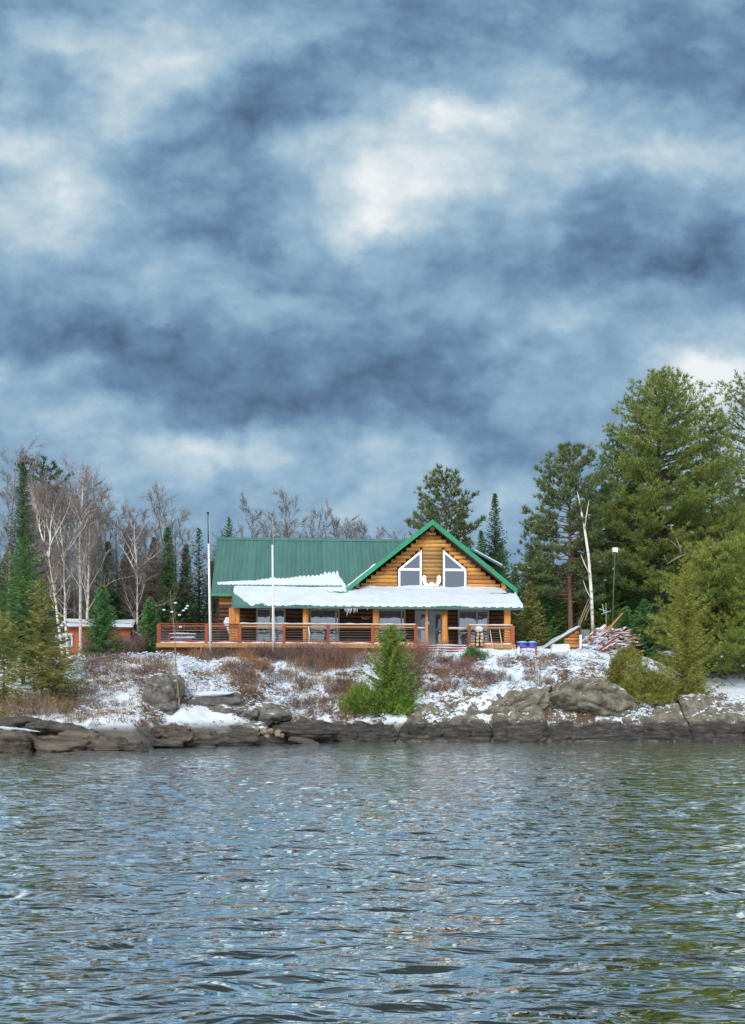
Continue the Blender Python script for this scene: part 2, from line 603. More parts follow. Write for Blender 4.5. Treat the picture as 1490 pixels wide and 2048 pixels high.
# ================================================================== water
def build_water():
    r = np.random.default_rng(21)
    a = np.linspace(-0.80, 0.80, 640)
    Y = np.geomspace(3.4, 82.0, 740)
    A, YY = np.meshgrid(a, Y)
    X = A * (YY + 7.0)
    Z = np.zeros_like(X)
    sx = (YY + 7.0) * (a[1] - a[0]); sy = YY * (Y[1] / Y[0] - 1)
    for i in range(110):
        lam = 0.085 * (0.85 / 0.085) ** (r.random() ** 1.1)
        th = r.normal(math.radians(-80), math.radians(15))
        kx, ky = math.cos(th) * 2 * math.pi / lam, math.sin(th) * 2 * math.pi / lam
        step = np.maximum(np.abs(math.cos(th)) * sx, np.abs(math.sin(th)) * sy)
        fade = np.clip((lam / np.maximum(step, 1e-6) - 3.0) / 3.0, 0, 1)
        amp = 0.0042 * lam ** 0.95 * r.uniform(0.5, 1.5) * (1.0 if lam < 0.42 else 0.62)
        ph = X * kx + YY * ky + r.random() * 6.28
        ph = ph + 0.5 * np.sin(X * kx * 0.23 + YY * ky * 0.17 + r.random() * 6.28)
        s = np.sin(ph)
        Z += fade * amp * (s - 0.42 * np.sin(2 * ph) + 0.17 * np.sin(3 * ph))
    # gusts leave patches of calmer water
    g = fbm(np.stack([X.ravel() * 0.13, YY.ravel() * 0.22, X.ravel() * 0], -1), 3, 5).reshape(X.shape)
    Z *= (1.0 + 0.35 * g) * (0.74 + 0.60 * np.clip((YY - 6) / 16, 0, 1))
    return np.stack([X, YY, Z], -1)

def water_material():
    ma = bpy.data.materials.new('lake_water')
    ma.use_nodes = True
    nt = ma.node_tree; N, L = nt.nodes, nt.links
    N.clear()
    out = N.new('ShaderNodeOutputMaterial')
    body = N.new('ShaderNodeBsdfDiffuse'); body.inputs[0].default_value = (0.030, 0.040, 0.042, 1)
    gl = N.new('ShaderNodeBsdfGlossy'); gl.inputs['Color'].default_value = (.95, 1, 1, 1); gl.inputs['Roughness'].default_value = 0.04
    fr = N.new('ShaderNodeFresnel'); fr.inputs['IOR'].default_value = 1.36
    mu = N.new('ShaderNodeMath'); mu.operation = 'MULTIPLY_ADD'; mu.use_clamp = True; mu.inputs[1].default_value = WATER_GAIN; mu.inputs[2].default_value = -.062 * WATER_GAIN
    mx = N.new('ShaderNodeMixShader')
    L.new(fr.outputs[0], mu.inputs[0]); L.new(mu.outputs[0], mx.inputs[0])
    L.new(body.outputs[0], mx.inputs[1]); L.new(gl.outputs[0], mx.inputs[2]); L.new(mx.outputs[0], out.inputs[0])
    geo = N.new('ShaderNodeNewGeometry')
    mp = N.new('ShaderNodeMapping'); mp.inputs['Scale'].default_value = (0.8, 2.0, 1.0); mp.inputs['Rotation'].default_value = (0, 0, math.radians(7))
    L.new(geo.outputs['Position'], mp.inputs['Vector'])
    t = N.new('ShaderNodeTexNoise'); t.inputs['Scale'].default_value = 1.7; t.inputs['Detail'].default_value = 3; t.inputs['Roughness'].default_value = 0.5
    t.inputs['Distortion'].default_value = 0.6
    L.new(mp.outputs[0], t.inputs['Vector'])
    b = N.new('ShaderNodeBump'); b.inputs['Strength'].default_value = 0.8; b.inputs['Distance'].default_value = 0.13
    L.new(t.outputs['Fac'], b.inputs['Height'])
    for s_ in (gl, fr):
        L.new(b.outputs[0], s_.inputs['Normal'])
    return ma
WATER_GAIN = 11.0
M_water = water_material()
water = grid_mesh('water', build_water(), M_water)
def water_rest():
    mb = MB()
    z = -0.01
    e = 0.80
    mb.quad((-400, -400, z), (400, -400, z), (400, 3.4, z), (-400, 3.4, z))
    mb.quad((-400, 3.4, z), (-10.4 * e, 3.4, z), (-89 * e, 82, z), (-400, 82, z))
    mb.quad((10.4 * e, 3.4, z), (400, 3.4, z), (400, 82, z), (89 * e, 82, z))
    return mb.build('water', M_water)
wr = water_rest()
for o in (water, wr):
    o['kind'] = 'structure'
    o['label'] = 'rippled grey blue lake reaching from the boat to the rocks'

# ================================================================== rocks
M_rock_grey = mat('grey_granite', (.07, .066, .062), (.15, .145, .135), (.26, .25, .235), scale=1.9, rough=0.9, bump=1.0, bscale=7, detail=12, nrough=.72, contrast=1.3, snow=(0.86, 0.99, 1.2, 1.1), stretch=(1, 1, 1.8))
M_rock_dark = mat('dark_shore_rock', (.028, .026, .026), (.075, .07, .066), (.14, .13, .12), scale=2.4, rough=0.75, bump=1.0, bscale=7, detail=12, nrough=.72, contrast=1.3, snow=(1.12, 1.22, 1.0, 1.1), stretch=(0.6, 0.6, 2.4))
M_rock_lichen = mat('lichen_rock', (.05, .046, .04), (.165, .157, .122), (.31, .30, .24), scale=2.2, rough=0.95, bump=1.0, bscale=8, detail=12, nrough=.75, contrast=1.4, snow=(.92, 1.04, 3.0, 1.7))
M_rock_brown = mat('brown_shore_rock', (.045, .038, .033), (.11, .092, .078), (.19, .165, .14), scale=1.8, rough=0.75, bump=1.0, bscale=7, detail=12, nrough=.72, contrast=1.3, stretch=(0.5, 0.5, 2.6))
M_rock_tan = mat('tan_stone', (.16, .135, .095), (.32, .28, .20), scale=2, rough=0.9, bump=0.7, bscale=6)

def ico(sub):
    bm = bmesh.new()
    bmesh.ops.create_icosphere(bm, subdivisions=sub, radius=1)
    V = np.array([v.co[:] for v in bm.verts]); Fc = [tuple(v.index for v in f.verts) for f in bm.faces]
    bm.free()
    return V, Fc
_ICO = {}
def rock(name, label, cat, center, size, seed, material, sub=4, square=0.75, amp=0.22, strata=0.0, rz=0.0, tilt=0.0, group=None, freq=1.0):
    if sub not in _ICO:
        _ICO[sub] = ico(sub)
    V, Fc = _ICO[sub]
    V = np.sign(V) * np.abs(V) ** square
    off = seed * 7.77
    # chop with random planes so it breaks into facets
    r = np.random.default_rng(seed)
    for k in range(16):
        n = r.normal(size=3); n /= np.linalg.norm(n)
        d = r.uniform(0.66, 0.95)
        over = np.maximum(V @ n - d, 0)
        V = V - over[:, None] * n * 0.95
    S = np.array(size)
    W = V * S
    nrm = V / np.linalg.norm(V, axis=1, keepdims=True)
    mean = float(np.cbrt(np.prod(S)))
    d = amp * mean * (0.75 * fbm(W / mean * 1.1 * freq + off, 3, seed) + 0.35 * (1 - 2 * np.abs(fbm(W / mean * 2.3 * freq + off, 3, seed + 5))))
    cr = np.abs(fbm(W / mean * np.array([.9, .9, .5]) + off + 40, 3, seed + 21))
    d = d - .11 * mean * np.exp(-(cr / .045) ** 2)
    d = d + .05 * mean * fbm(W / mean * 6 + off, 3, seed + 30)
    if strata:
        zz = W[:, 2] / strata + 0.8 * fbm(W * 0.35 + off, 3, seed + 8)
        fr = zz - np.floor(zz)
        d = d - 0.16 * strata * np.exp(-((fr - 0.5) / 0.13) ** 2) * 2.2 + 0.10 * strata * _hash(np.floor(zz).astype(np.int64), np.zeros(len(zz), np.int64), np.zeros(len(zz), np.int64), seed)
    W = W + nrm * d[:, None]
    ct, st = math.cos(tilt), math.sin(tilt)
    W = np.stack([W[:, 0] * ct - W[:, 2] * st, W[:, 1], W[:, 0] * st + W[:, 2] * ct], -1)
    o = mesh_obj(name, W, Fc, material, None, True, loc=center)
    o.rotation_euler = (0, 0, rz)
    tag(o, label, cat, group)
    return o

# bedrock bank of the right shore, in slabs that part at the clefts
def ledge(name, label, px0, px1, hgt, seed, yoff=0.0, topslope=1.0):
    Y0 = 58.2 + yoff
    x0, x1 = (px0 - CX) / F * Y0, (px1 - CX) / F * Y0
    nx = int((x1 - x0) / 0.085) + 8
    prof = [(-.5, -.9), (-.15, -.25), (0, .05), (.06, .36), (.16, .62), (.36, .88), (.72, 1.12), (1.2, 1.42), (1.9, 1.85), (2.7, 2.3), (3.6, 2.4), (4.6, 1.2)]
    t = np.linspace(0, len(prof) - 1, 56)
    py_ = np.interp(t, range(len(prof)), [p[0] for p in prof]); pz_ = np.interp(t, range(len(prof)), [p[1] for p in prof])
    xs = np.linspace(x0 + .04, x1 - .04, nx)
    X, Yp = np.meshgrid(xs, py_); _, Z = np.meshgrid(xs, pz_)
    low = 0.75 + 0.25 * np.clip(fbm(np.stack([X.ravel() * .22, X.ravel() * 0, X.ravel() * 0 + seed], -1), 3, seed).reshape(X.shape) + .8, 0, 1.4)
    Z = np.where(Z > 0, Z * hgt * low, Z)
    e = np.minimum(X - x0, x1 - X)
    endf = np.clip(e / 0.35, 0, 1); endf = np.sqrt(endf)
    Yp = Yp + (1 - endf) * 0.5
    Z = Z - (1 - endf) * 0.35 * np.clip(Z, 0, 1)
    q = np.stack([X.ravel(), Yp.ravel(), Z.ravel()], -1)
    zz = q[:, 2] / 0.30 + 0.9 * fbm(q * np.array([.25, .25, .8]) + seed, 3, seed + 2) + q[:, 0] * 0.05
    fr = zz - np.floor(zz)
    step = _hash(np.floor(zz).astype(np.int64), np.zeros(len(zz), np.int64), np.zeros(len(zz), np.int64), seed) * 0.16
    vert = np.abs(fbm(q * np.array([1.1, .5, .35]) + 3 * seed, 3, seed + 4))
    d = 0.22 * fbm(q * 0.8 + seed, 4, seed) - 0.10 * np.exp(-((fr - .5) / .14) ** 2) + step - 0.20 * np.exp(-(vert / 0.06) ** 2)
    d2 = 0.30 * fbm(q * 1.1 + seed + 9, 4, seed + 7)
    face = np.exp(-((q[:, 1] - .2) / .7) ** 2)
    Yn = q[:, 1] - d * face
    Zn = q[:, 2] + d2 * np.clip(q[:, 1], 0, 1) * np.clip((4.2 - q[:, 1]) / 2, 0, 1) + 0.07 * fbm(q * 4, 3, seed + 3)
    G = np.stack([q[:, 0] * 1.0, Y0 + Yn, Zn], -1).reshape(X.shape + (3,))
    o = grid_mesh(name, G, M_ledge, None, True)
    tag(o, label, 'rock')
    return o

def ledge_material():
    ma = mat('bedrock', (.05, .046, .04), (.155, .148, .118), (.30, .29, .23), scale=2.0, rough=0.9, bump=1.0, bscale=8, detail=12, nrough=.74, contrast=1.4, snow=(.90, 1.02, 3.0, 1.7))
    nt = ma.node_tree; N, L = nt.nodes, nt.links
    bs = N['Principled BSDF']
    prev = bs.inputs['Base Color'].links[0].from_socket
    geo = N.new('ShaderNodeNewGeometry'); sp = N.new('ShaderNodeSeparateXYZ'); L.new(geo.outputs['Position'], sp.inputs[0])
    nz = N.new('ShaderNodeTexNoise'); nz.inputs['Scale'].default_value = 1.1; nz.inputs['Detail'].default_value = 6
    L.new(geo.outputs['Position'], nz.inputs['Vector'])
    def m(op, a, b):
        x = N.new('ShaderNodeMath'); x.operation = op
        for i, q in enumerate((a, b)):
            if isinstance(q, (int, float)):
                x.inputs[i].default_value = q
            else:
                L.new(q, x.inputs[i])
        return x.outputs[0]
    h = m('ADD', sp.outputs[2], m('MULTIPLY', m('SUBTRACT', nz.outputs['Fac'], .5), 0.9))
    r = N.new('ShaderNodeMapRange'); r.interpolation_type = 'SMOOTHSTEP'
    L.new(h, r.inputs['Value']); r.inputs['From Min'].default_value = 0.95; r.inputs['From Max'].default_value = 1.45
    # water-stained dark band of the old high-water mark
    n2 = N.new('ShaderNodeTexNoise'); n2.inputs['Scale'].default_value = 2.0; n2.inputs['Detail'].default_value = 8; n2.inputs['Roughness'].default_value = .7
    mp = N.new('ShaderNodeMapping'); mp.inputs['Scale'].default_value = (0.7, 0.7, 3.2); L.new(geo.outputs['Position'], mp.inputs['Vector']); L.new(mp.outputs[0], n2.inputs['Vector'])
    cr = N.new('ShaderNodeValToRGB'); e = cr.color_ramp.elements
    e.new(.5)
    for q, (p, c) in zip(e, [(.32, (.02, .019, .021)), (.52, (.055, .052, .052)), (.72, (.14, .135, .125))]):
        q.position = p; q.color = c + (1,)
    L.new(n2.outputs['Fac'], cr.inputs[0])
    mx = N.new('ShaderNodeMix'); mx.data_type = 'RGBA'
    L.new(r.outputs[0], mx.inputs[0]); L.new(cr.outputs[0], mx.inputs[6]); L.new(prev, mx.inputs[7])
    L.new(mx.outputs[2], bs.inputs['Base Color'])
    return ma
M_ledge = ledge_material()
ledge('bedrock_ledge', 'low grey bedrock slope left of the first dark cleft in the shore', 556, 800, 0.80, 11, -.15)
ledge('bedrock_ledge', 'dark bedrock ledge under the small bushy fir', 797, 990, 1.0, 12)
ledge('bedrock_ledge', 'dark bedrock ledge with snow flecks between the two middle clefts', 986, 1102, 1.05, 13, -0.1)
ledge('bedrock_ledge', 'long bedrock ledge under the lichen covered outcrop', 1098, 1392, 1.02, 14)
ledge('bedrock_ledge', 'bedrock ledge with rusty needles at the right edge of the shore', 1387, 1640, 1.05, 15, -0.35)

def pr(px, py, Y, dz=0.0):
    p = P(px, py, Y); return (p.x, p.y, p.z + dz)
rock('rock_outcrop', 'rounded lichen grey outcrop dusted with snow above the right shore ledge', 'rock', pr(1165, 1405, 61.6), (3.7, 2.6, 1.38), 31, M_rock_lichen, 6, .8, .26, rz=.15, tilt=-.16, strata=.7)
rock('rock_outcrop', 'low lichen mound with snow patches left of the rounded outcrop', 'rock', pr(1015, 1420, 61.2), (3.4, 1.8, 1.0), 32, M_rock_lichen, 6, .8, .28, tilt=.16, strata=.5)
rock('boulder', 'tall pale grey boulder beside the thin bare sapling', 'boulder', pr(327, 1397, 54.6), (1.15, 1.0, 1.45), 33, M_rock_grey, 6, .72, .26,  rz=.4, tilt=.1)
rock('boulder', 'grey flat topped boulder with a thick snow cap', 'boulder', pr(425, 1400, 56.2), (1.75, 1.0, .42), 34, M_rock_grey, 4, .6, .12, rz=.1, tilt=.09)
rock('boulder', 'broad brown grey boulder under the flat snow capped one', 'boulder', pr(440, 1425, 56.2), (2.2, 1.1, .75), 35, M_rock_grey, 5, .65, .14, strata=.6)
rock('boulder', 'cracked dark boulder at the right end of the boulder group', 'boulder', pr(530, 1432, 57.2), (1.55, .9, .72), 36, M_rock_grey, 5, .7, .18)
rock('shore_rock', 'sloping dark rock at the left picture edge by the water', 'rock', pr(5, 1487, 43.0, -.1), (1.75, 1.1, .62), 41, M_rock_brown, 5, .7, .14, strata=.28, tilt=-.16)
rock('shore_rock', 'long boat shaped rock with a thick snow strip on top', 'rock', pr(25, 1468, 44.6), (1.15, .7, .36), 42, M_rock_brown, 5, .6, .10, tilt=-.1)
rock('shore_rock', 'dark humped rock behind the snow strip rock', 'rock', pr(20, 1452, 46.4), (1.5, 1.0, .42), 43, M_rock_dark, 4, .7, .14)
rock('shore_rock', 'big flat layered brown rock jutting into the lake', 'rock', pr(150, 1482, 43.8, -.1), (1.85, 1.2, .56), 44, M_rock_brown, 5, .62, .12, strata=.3, tilt=-.04)
rock('shore_rock', 'dark rounded rock with a white oval snow patch at its right end', 'rock', pr(120, 1462, 46.2), (1.75, 1.0, .45), 45, M_rock_dark, 5, .75, .12, tilt=-.14)
rock('shore_rock', 'tan topped layered block at the tip of the left rocks', 'rock', pr(215, 1485, 43.6, -.08), (.95, .8, .36), 46, M_rock_brown, 4, .6, .12, strata=.24)
rock('shore_rock', 'dark wet block at the very end of the left rocks', 'rock', pr(272, 1492, 43.4, -.1), (.66, .6, .32), 47, M_rock_dark, 4, .6, .12, strata=.2)
rock('shore_rock', 'low flat slab lying awash below the left rocks', 'rock', pr(190, 1502, 42.3, -.12), (2.4, .35, .12), 48, M_rock_dark, 4, .55, .1)
rock('shore_rock', 'small dark rock barely above the water on its own', 'rock', pr(352, 1501, 44.6, -.1), (.52, .22, .13), 49, M_rock_dark, 3, .7, .2)
rock('shore_rock', 'humped brown rock left of the rounded shore stone', 'rock', pr(345, 1466, 49.6, -.1), (1.5, 1.0, .52), 50, M_rock_brown, 5, .7, .16, strata=.3)
rock('shore_rock', 'rounded brown stone at the foot of the boulder group', 'rock', pr(405, 1472, 49.4, -.1), (.95, .8, .46), 51, M_rock_brown, 4, .75, .14, strata=.3)
rock('shore_rock', 'low dark rock in front of the humped one at the waterline', 'rock', pr(330, 1483, 48.0, -.1), (1.1, .6, .24), 52, M_rock_dark, 4, .65, .14)
rock('shore_rock', 'dark flat rock beside the pale stones', 'rock', pr(470, 1474, 51.6, -.1), (1.35, .9, .5), 53, M_rock_dark, 4, .65, .16, strata=.3)
rock('shore_rock', 'grey slab with snow on it above the pale stones', 'rock', pr(500, 1455, 53.6, -.05), (1.3, .8, .4), 54, M_rock_grey, 4, .65, .14)
rock('shore_rock', 'wedge shaped dark rock pointing right at the waterline', 'rock', pr(612, 1481, 54.0, -.08), (.95, .5, .27), 55, M_rock_dark, 4, .7, .14, tilt=-.2)
rock('shore_rock', 'thin dark slab awash left of the wedge shaped rock', 'rock', pr(520, 1488, 52.0, -.1), (1.3, .4, .13), 56, M_rock_dark, 3, .6, .12)
rock('shore_rock', 'long low rock rising behind the wedge shaped one', 'rock', pr(600, 1458, 57.0, -.1), (2.1, .8, .5), 57, M_rock_dark, 5, .7, .16, strata=.3)
for k, (px, py, s) in enumerate([(486, 1469, .2), (502, 1463, .27), (515, 1468, .22), (528, 1464, .25), (541, 1462, .23), (556, 1466, .26), (563, 1471, .18), (495, 1475, .2), (533, 1472, .2), (512, 1459, .2)]):
    rock('pale_stone', 'pale tan stone in the little heap at the waterline', 'stone', pr(px, py, 52.4), (s, s * .8, s * .7), 60 + k, M_rock_tan, 3, .8, .25, rz=k, group='pale stones heaped at the waterline')
# snow caps lying on three of the rocks
def snow_pad(px, py, Y, sx, sy, sz, seed, tilt=0.0, label=''):
    return rock('snow_patch', label, 'snow', pr(px, py, Y), (sx, sy, sz), seed, M_snow, 4, .85, .10, tilt=tilt)
snow_pad(35, 1459, 44.4, .98, .5, .10, 81, -.1, 'thick snow strip on the boat shaped rock')
snow_pad(178, 1451, 45.7, .26, .25, .26, 82, -.5, 'white oval snow patch on the dark rounded rock')
snow_pad(422, 1388, 55.9, 1.35, .75, .16, 83, .08, 'thick snow cap on the flat topped boulder')
# ================================================================== log house
TH = math.radians(4.0)
HX0, HY0, HZ0 = 4.3, 71.5, 6.4
_ct, _st = math.cos(TH), math.sin(TH)
def H(px, py, c):
    """picture point on the house's own vertical plane at depth c -> (along front, height above deck)"""
    u, v = (px - CX) / F, (HY - py) / F
    Y = (c - HX0 * _st + HY0 * _ct) / (-u * _st + _ct)
    return ((u * Y - HX0) * _ct + (Y - HY0) * _st, CAMZ + v * Y - HZ0)
def Hx(px, c): return H(px, 1200, c)[0]
def Hz(py, c, px=745): return H(px, py, c)[1]
HROT = TH

M_log = mat('honey_log', (.34, .135, .032), (.50, .235, .06), (.62, .35, .11), scale=3.0, rough=0.55, spec=.4, stretch=(0.5, 2, 5), objrand=.34, bump=.35, bscale=8, contrast=1.5, detail=9)
M_log_pale = mat('weathered_log', (.26, .14, .045), (.36, .21, .075), (.44, .28, .12), scale=3.0, rough=0.6, stretch=(0.5, 2, 5), objrand=.18, bump=.2)
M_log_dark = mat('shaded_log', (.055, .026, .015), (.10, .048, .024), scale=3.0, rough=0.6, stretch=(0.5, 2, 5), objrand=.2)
M_post = mat('orange_post', (.36, .12, .025), (.52, .21, .05), (.60, .28, .09), scale=2.5, rough=0.55, stretch=(4, 4, .7), objrand=.15)
M_rail = mat('red_brown_stain', (.21, .050, .026), (.34, .085, .042), scale=3, rough=0.6, stretch=(2, 2, 2), objrand=.2)
M_fascia = mat('tan_fascia', (.36, .17, .06), (.47, .25, .10), scale=2, rough=0.6, stretch=(.5, 3, 3), objrand=.1)
M_deckb = mat('deck_board', (.16, .07, .035), (.25, .12, .06), scale=3, rough=0.7, stretch=(.5, 3, 3), objrand=.2, snow=(.75, .95, 2.5, .5))
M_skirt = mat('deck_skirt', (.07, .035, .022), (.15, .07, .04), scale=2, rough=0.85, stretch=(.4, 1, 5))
M_green = mat('green_metal', (.030, .114, .106), (.044, .150, .136), scale=.9, rough=0.42, spec=.5, objrand=.13, stretch=(2.2, .5, .5), contrast=1.6, detail=9)
M_greentrim = mat('green_trim', (.012, .21, .105), (.016, .26, .135), scale=1, rough=0.4, spec=.5)
M_white = mat('white_trim', (.72, .75, .76), (.80, .82, .82), scale=2, rough=0.5)
M_greytrim = mat('grey_frame', (.26, .25, .22), (.36, .34, .30), scale=2, rough=0.5)
M_soffit = mat('soffit', (.16, .08, .035), (.22, .11, .05), scale=2, rough=0.7)
M_core = mat('dark_core', (.05, .025, .015), (.07, .035, .02), scale=2, rough=.8)
M_cable = mat('steel_rod', (.09, .09, .095), (.14, .14, .15), rough=.45, spec=.5)
M_ice = mat('ice', (.62, .66, .68), (.72, .76, .78), rough=.15, spec=.6)
M_door = mat('grey_door', (.27, .29, .31), (.33, .35, .37), rough=.5)

def glass(name, tint, metal, rough=.03):
    ma = bpy.data.materials.new(name); ma.use_nodes = True
    b = ma.node_tree.nodes['Principled BSDF']
    b.inputs['Base Color'].default_value = tint
    b.inputs['Metallic'].default_value = metal
    b.inputs['Roughness'].default_value = rough
    b.inputs['Specular IOR Level'].default_value = .8
    nt = ma.node_tree
    g = nt.nodes.new('ShaderNodeNewGeometry'); t = nt.nodes.new('ShaderNodeTexNoise'); t.inputs['Scale'].default_value = 1.3
    nt.links.new(g.outputs['Position'], t.inputs['Vector'])
    bp = nt.nodes.new('ShaderNodeBump'); bp.inputs['Strength'].default_value = .25; bp.inputs['Distance'].default_value = .06
    nt.links.new(t.outputs['Fac'], bp.inputs['Height']); nt.links.new(bp.outputs[0], b.inputs['Normal'])
    return ma
M_glass = glass('coated_glass', (.33, .38, .44, 1), .75)
M_glass_up = glass('upper_glass', (.15, .19, .25, 1), .55)

house = thing('log_house', 'log house with green metal roof, front gable and snow covered porch roof', 'house', (HX0, HY0, HZ0), HROT)
def part(name, mb, m_, parent=None, smooth=False):
    return mb.build(name, m_, parent or house, smooth)

# ---- roof geometry (house coordinates: x along front, y depth, z above deck)
RIDGE_C, EAVE_C = 4.6, -0.6
XL = Hx(430, 2.0)
ZE = Hz(1187, EAVE_C, 430)
ZR = Hz(1078, RIDGE_C, 600)
APX, APZ = H(865, 1040, -0.9)
GLX, GLZ = H(696, 1178, -0.9)
GRX, GRZ = H(1036, 1176, -0.9)
GZ = (GLZ + GRZ) / 2
HALF = (GRX - GLX) / 2
GLX, GRX = APX - HALF, APX + HALF
GS = (APZ - GZ) / HALF               # gable slope
XR = GRX - 0.7                       # right wall
PZE = Hz(1212, -3.3, 745)            # porch eave height
PZT = Hz(1176, -0.05, 745)           # where the porch roof meets the walls
PXL, PXR = Hx(463, -3.3), Hx(1046, -3.3)
MS = (ZR - ZE) / (RIDGE_C - EAVE_C)
def zmain(c): return ZE + (c - EAVE_C) * MS
def zporch(c): return PZE + (c + 3.3) * (PZT - PZE) / 3.25
XL_WALL = XL + 0.45

# log body behind everything
mb = MB(); mb.box(XL_WALL + .1, XR - .1, 0.2, 9.0, -1.0, PZT - .1)
part('wall_core', mb, M_core)
mb = MB(); mb.prism([(XL_WALL + .1, PZT - .1), (APX, PZT - .1), (APX, ZR - .35), (XL_WALL + .1, ZR - .35)], 'y', RIDGE_C - .1, RIDGE_C + .1)
part('wall_core', mb, M_core)

# main roof sheets, ribbed metal
def ribbed_sheet(x0, x1, c0, c1, zf, lift=0.0, rib=.3):
    n = int(round((x1 - x0) / rib))
    xs, hs = [], []
    for k in range(max(1, n)):
        a = x0 + k * (x1 - x0) / max(1, n); w = (x1 - x0) / max(1, n)
        xs += [a, a + .035, a + .06, a + w * .5, a + w * .5 + .02]; hs += [.032, .032, .0, .0, .005]
    xs.append(x1); hs.append(.0)
    v, f = [], []
    for i, (x, h) in enumerate(zip(xs, hs)):
        v.append((x, c0, zf(c0) + h + lift)); v.append((x, c1, zf(c1) + h + lift))
    for i in range(len(xs) - 1):
        f.append((2 * i, 2 * i + 2, 2 * i + 3, 2 * i + 1))
    b = len(v)
    v += [(x0, c0, zf(c0) - .03 + lift), (x1, c0, zf(c0) - .03 + lift), (x1, c1, zf(c1) - .03 + lift), (x0, c1, zf(c1) - .03 + lift)]
    f += [(b, b + 3, b + 2, b + 1), (b, b + 1, 2 * len(xs) - 2, 0)]
    return v, f
nsh = 16
XM1 = APX
w = (XM1 - XL) / nsh
v, f = ribbed_sheet(0, w - .004, EAVE_C, RIDGE_C, zmain)
sheet0 = mesh_obj('roof_sheet', v, f, M_green, house)
sheet0.location = (XL, 0, 0)
for k in range(1, nsh):
    s = sheet0.copy(); link(s, house); s.location = (XL + k * w, 0, 0); s.parent = house
# rear slope, ridge cap, left rake and eave trim, soffit
mb = MB(); mb.slab((XL, RIDGE_C, ZR - .03), (XM1 + .3, RIDGE_C, ZR - .03), (XM1 + .3, 10, ZR - 5), (XL, 10, ZR - 5), (0, 0, -.06)); part('rear_roof', mb, M_green)
mb = MB()
for s in (-1, 1):
    mb.slab((XL - .02, RIDGE_C, ZR + .07), (XM1 - .3, RIDGE_C, ZR + .07), (XM1 - .3, RIDGE_C + s * .22, ZR + .07 - .22 * MS), (XL - .02, RIDGE_C + s * .22, ZR + .07 - .22 * MS), (0, 0, -.03))
part('ridge_cap', mb, M_green)
mb = MB(); mb.slab((XL - .03, EAVE_C - .02, ZE + .05), (XL - .03, RIDGE_C, ZR + .06), (XL - .03, RIDGE_C, ZR - .2), (XL - .03, EAVE_C - .02, ZE - .16), (.03, 0, 0)); part('rake_trim', mb, M_greentrim)
mb = MB(); mb.box(XL, PXL + .3, EAVE_C - .06, EAVE_C - .02, ZE - .17, ZE + .0); part('eave_trim', mb, M_greentrim)
mb = MB(); mb.slab((XL + .02, EAVE_C, ZE - .12), (XM1, EAVE_C, ZE - .12), (XM1, RIDGE_C - .2, ZR - .32), (XL + .02, RIDGE_C - .2, ZR - .32), (0, 0, -.05)); part('soffit', mb, M_soffit)

# front gable: log wall with two pointed windows
WIN_L = [H(*p, 0) for p in ((796, 1190), (796, 1139), (843, 1100), (843, 1190))]
WIN_R = [H(*p, 0) for p in ((932, 1190), (932, 1139), (885, 1100), (885, 1190))]
def log_mesh(rad, n=12):
    v, f = [], []
    for s in (0, 1):
        for k in range(n):
            t = 2 * math.pi * k / n
            v.append((s, math.cos(t) * rad, math.sin(t) * rad))
    for k in range(n):
        f.append((k, (k + 1) % n, n + (k + 1) % n, n + k))
    f.append(tuple(range(n))[::-1]); f.append(tuple(range(n, 2 * n)))
    me = bpy.data.meshes.new('log')
    me.from_pydata(v, [], f)
    me.polygons.foreach_set('use_smooth', [len(p.vertices) == 4 for p in me.polygons])
    return me
LOG = log_mesh(.150)
LOGS = {}
for nm, m_ in (('honey', M_log), ('pale', M_log_pale), ('dark', M_log_dark)):
    LOGS[nm] = LOG.copy(); LOGS[nm].materials.append(m_)
def log(x0, x1, z, c, kind='honey', parent=None, label=None):
    if x1 - x0 < .12:
        return
    o = bpy.data.objects.new('log', LOGS[kind]); link(o, parent or house)
    o.location = (x0, c, z); o.scale = (x1 - x0, 1, 1)
    o.rotation_euler = (random.uniform(0, 6.28), 0, 0)
    return o
ROW = .285
z = PZT - .05
gz0 = z
wl0, wl1 = WIN_L[0][0] - .06, WIN_L[2][0] + .06
wr1, wr0 = WIN_R[0][0] + .06, WIN_R[2][0] - .06
def win_edges(zz):
    """x span of the left and right window at a height, None above them"""
    top, sh = WIN_L[2][1] + .1, WIN_L[1][1]
    if zz > top:
        return None
    if zz <= sh:
        return wl0, wl1, wr0, wr1
    t = (zz - sh) / (top - sh)
    return wl0 + (wl1 - wl0) * t, wl1, wr0, wr1 + (wr0 - wr1) * t
while z < APZ - .55:
    half = (APZ - z) / GS - .62
    e = win_edges(z - .10)
    a, b = APX - half, APX + half
    if e is None:
        log(a, b, z, .02)
    else:
        log(a, e[0], z, .02); log(e[1], e[2], z, .02, 'pale'); log(e[3], b, z, .02)
    z += ROW
mb = MB(); hb = (APZ - gz0) / GS - .55
mb.prism([(APX - hb, gz0 - .2), (APX + hb, gz0 - .2), (APX, APZ - .62)], 'y', .08, .16); part('gable_backing', mb, M_core)
# projecting log ends at apex and eaves
mb = MB(); mb.tube([(APX, -.85, APZ - .62), (APX, .3, APZ - .62)], .17, 12); part('purlin_end', mb, M_log_dark)
for xx in (GLX + .75, GRX - .85):
    for k in range(3):
        mb = MB(); mb.tube([(xx, -.62 + .1 * k, gz0 + .12 + .27 * k), (xx, .3, gz0 + .12 + .27 * k)], .145, 12); part('log_end', mb, M_log)

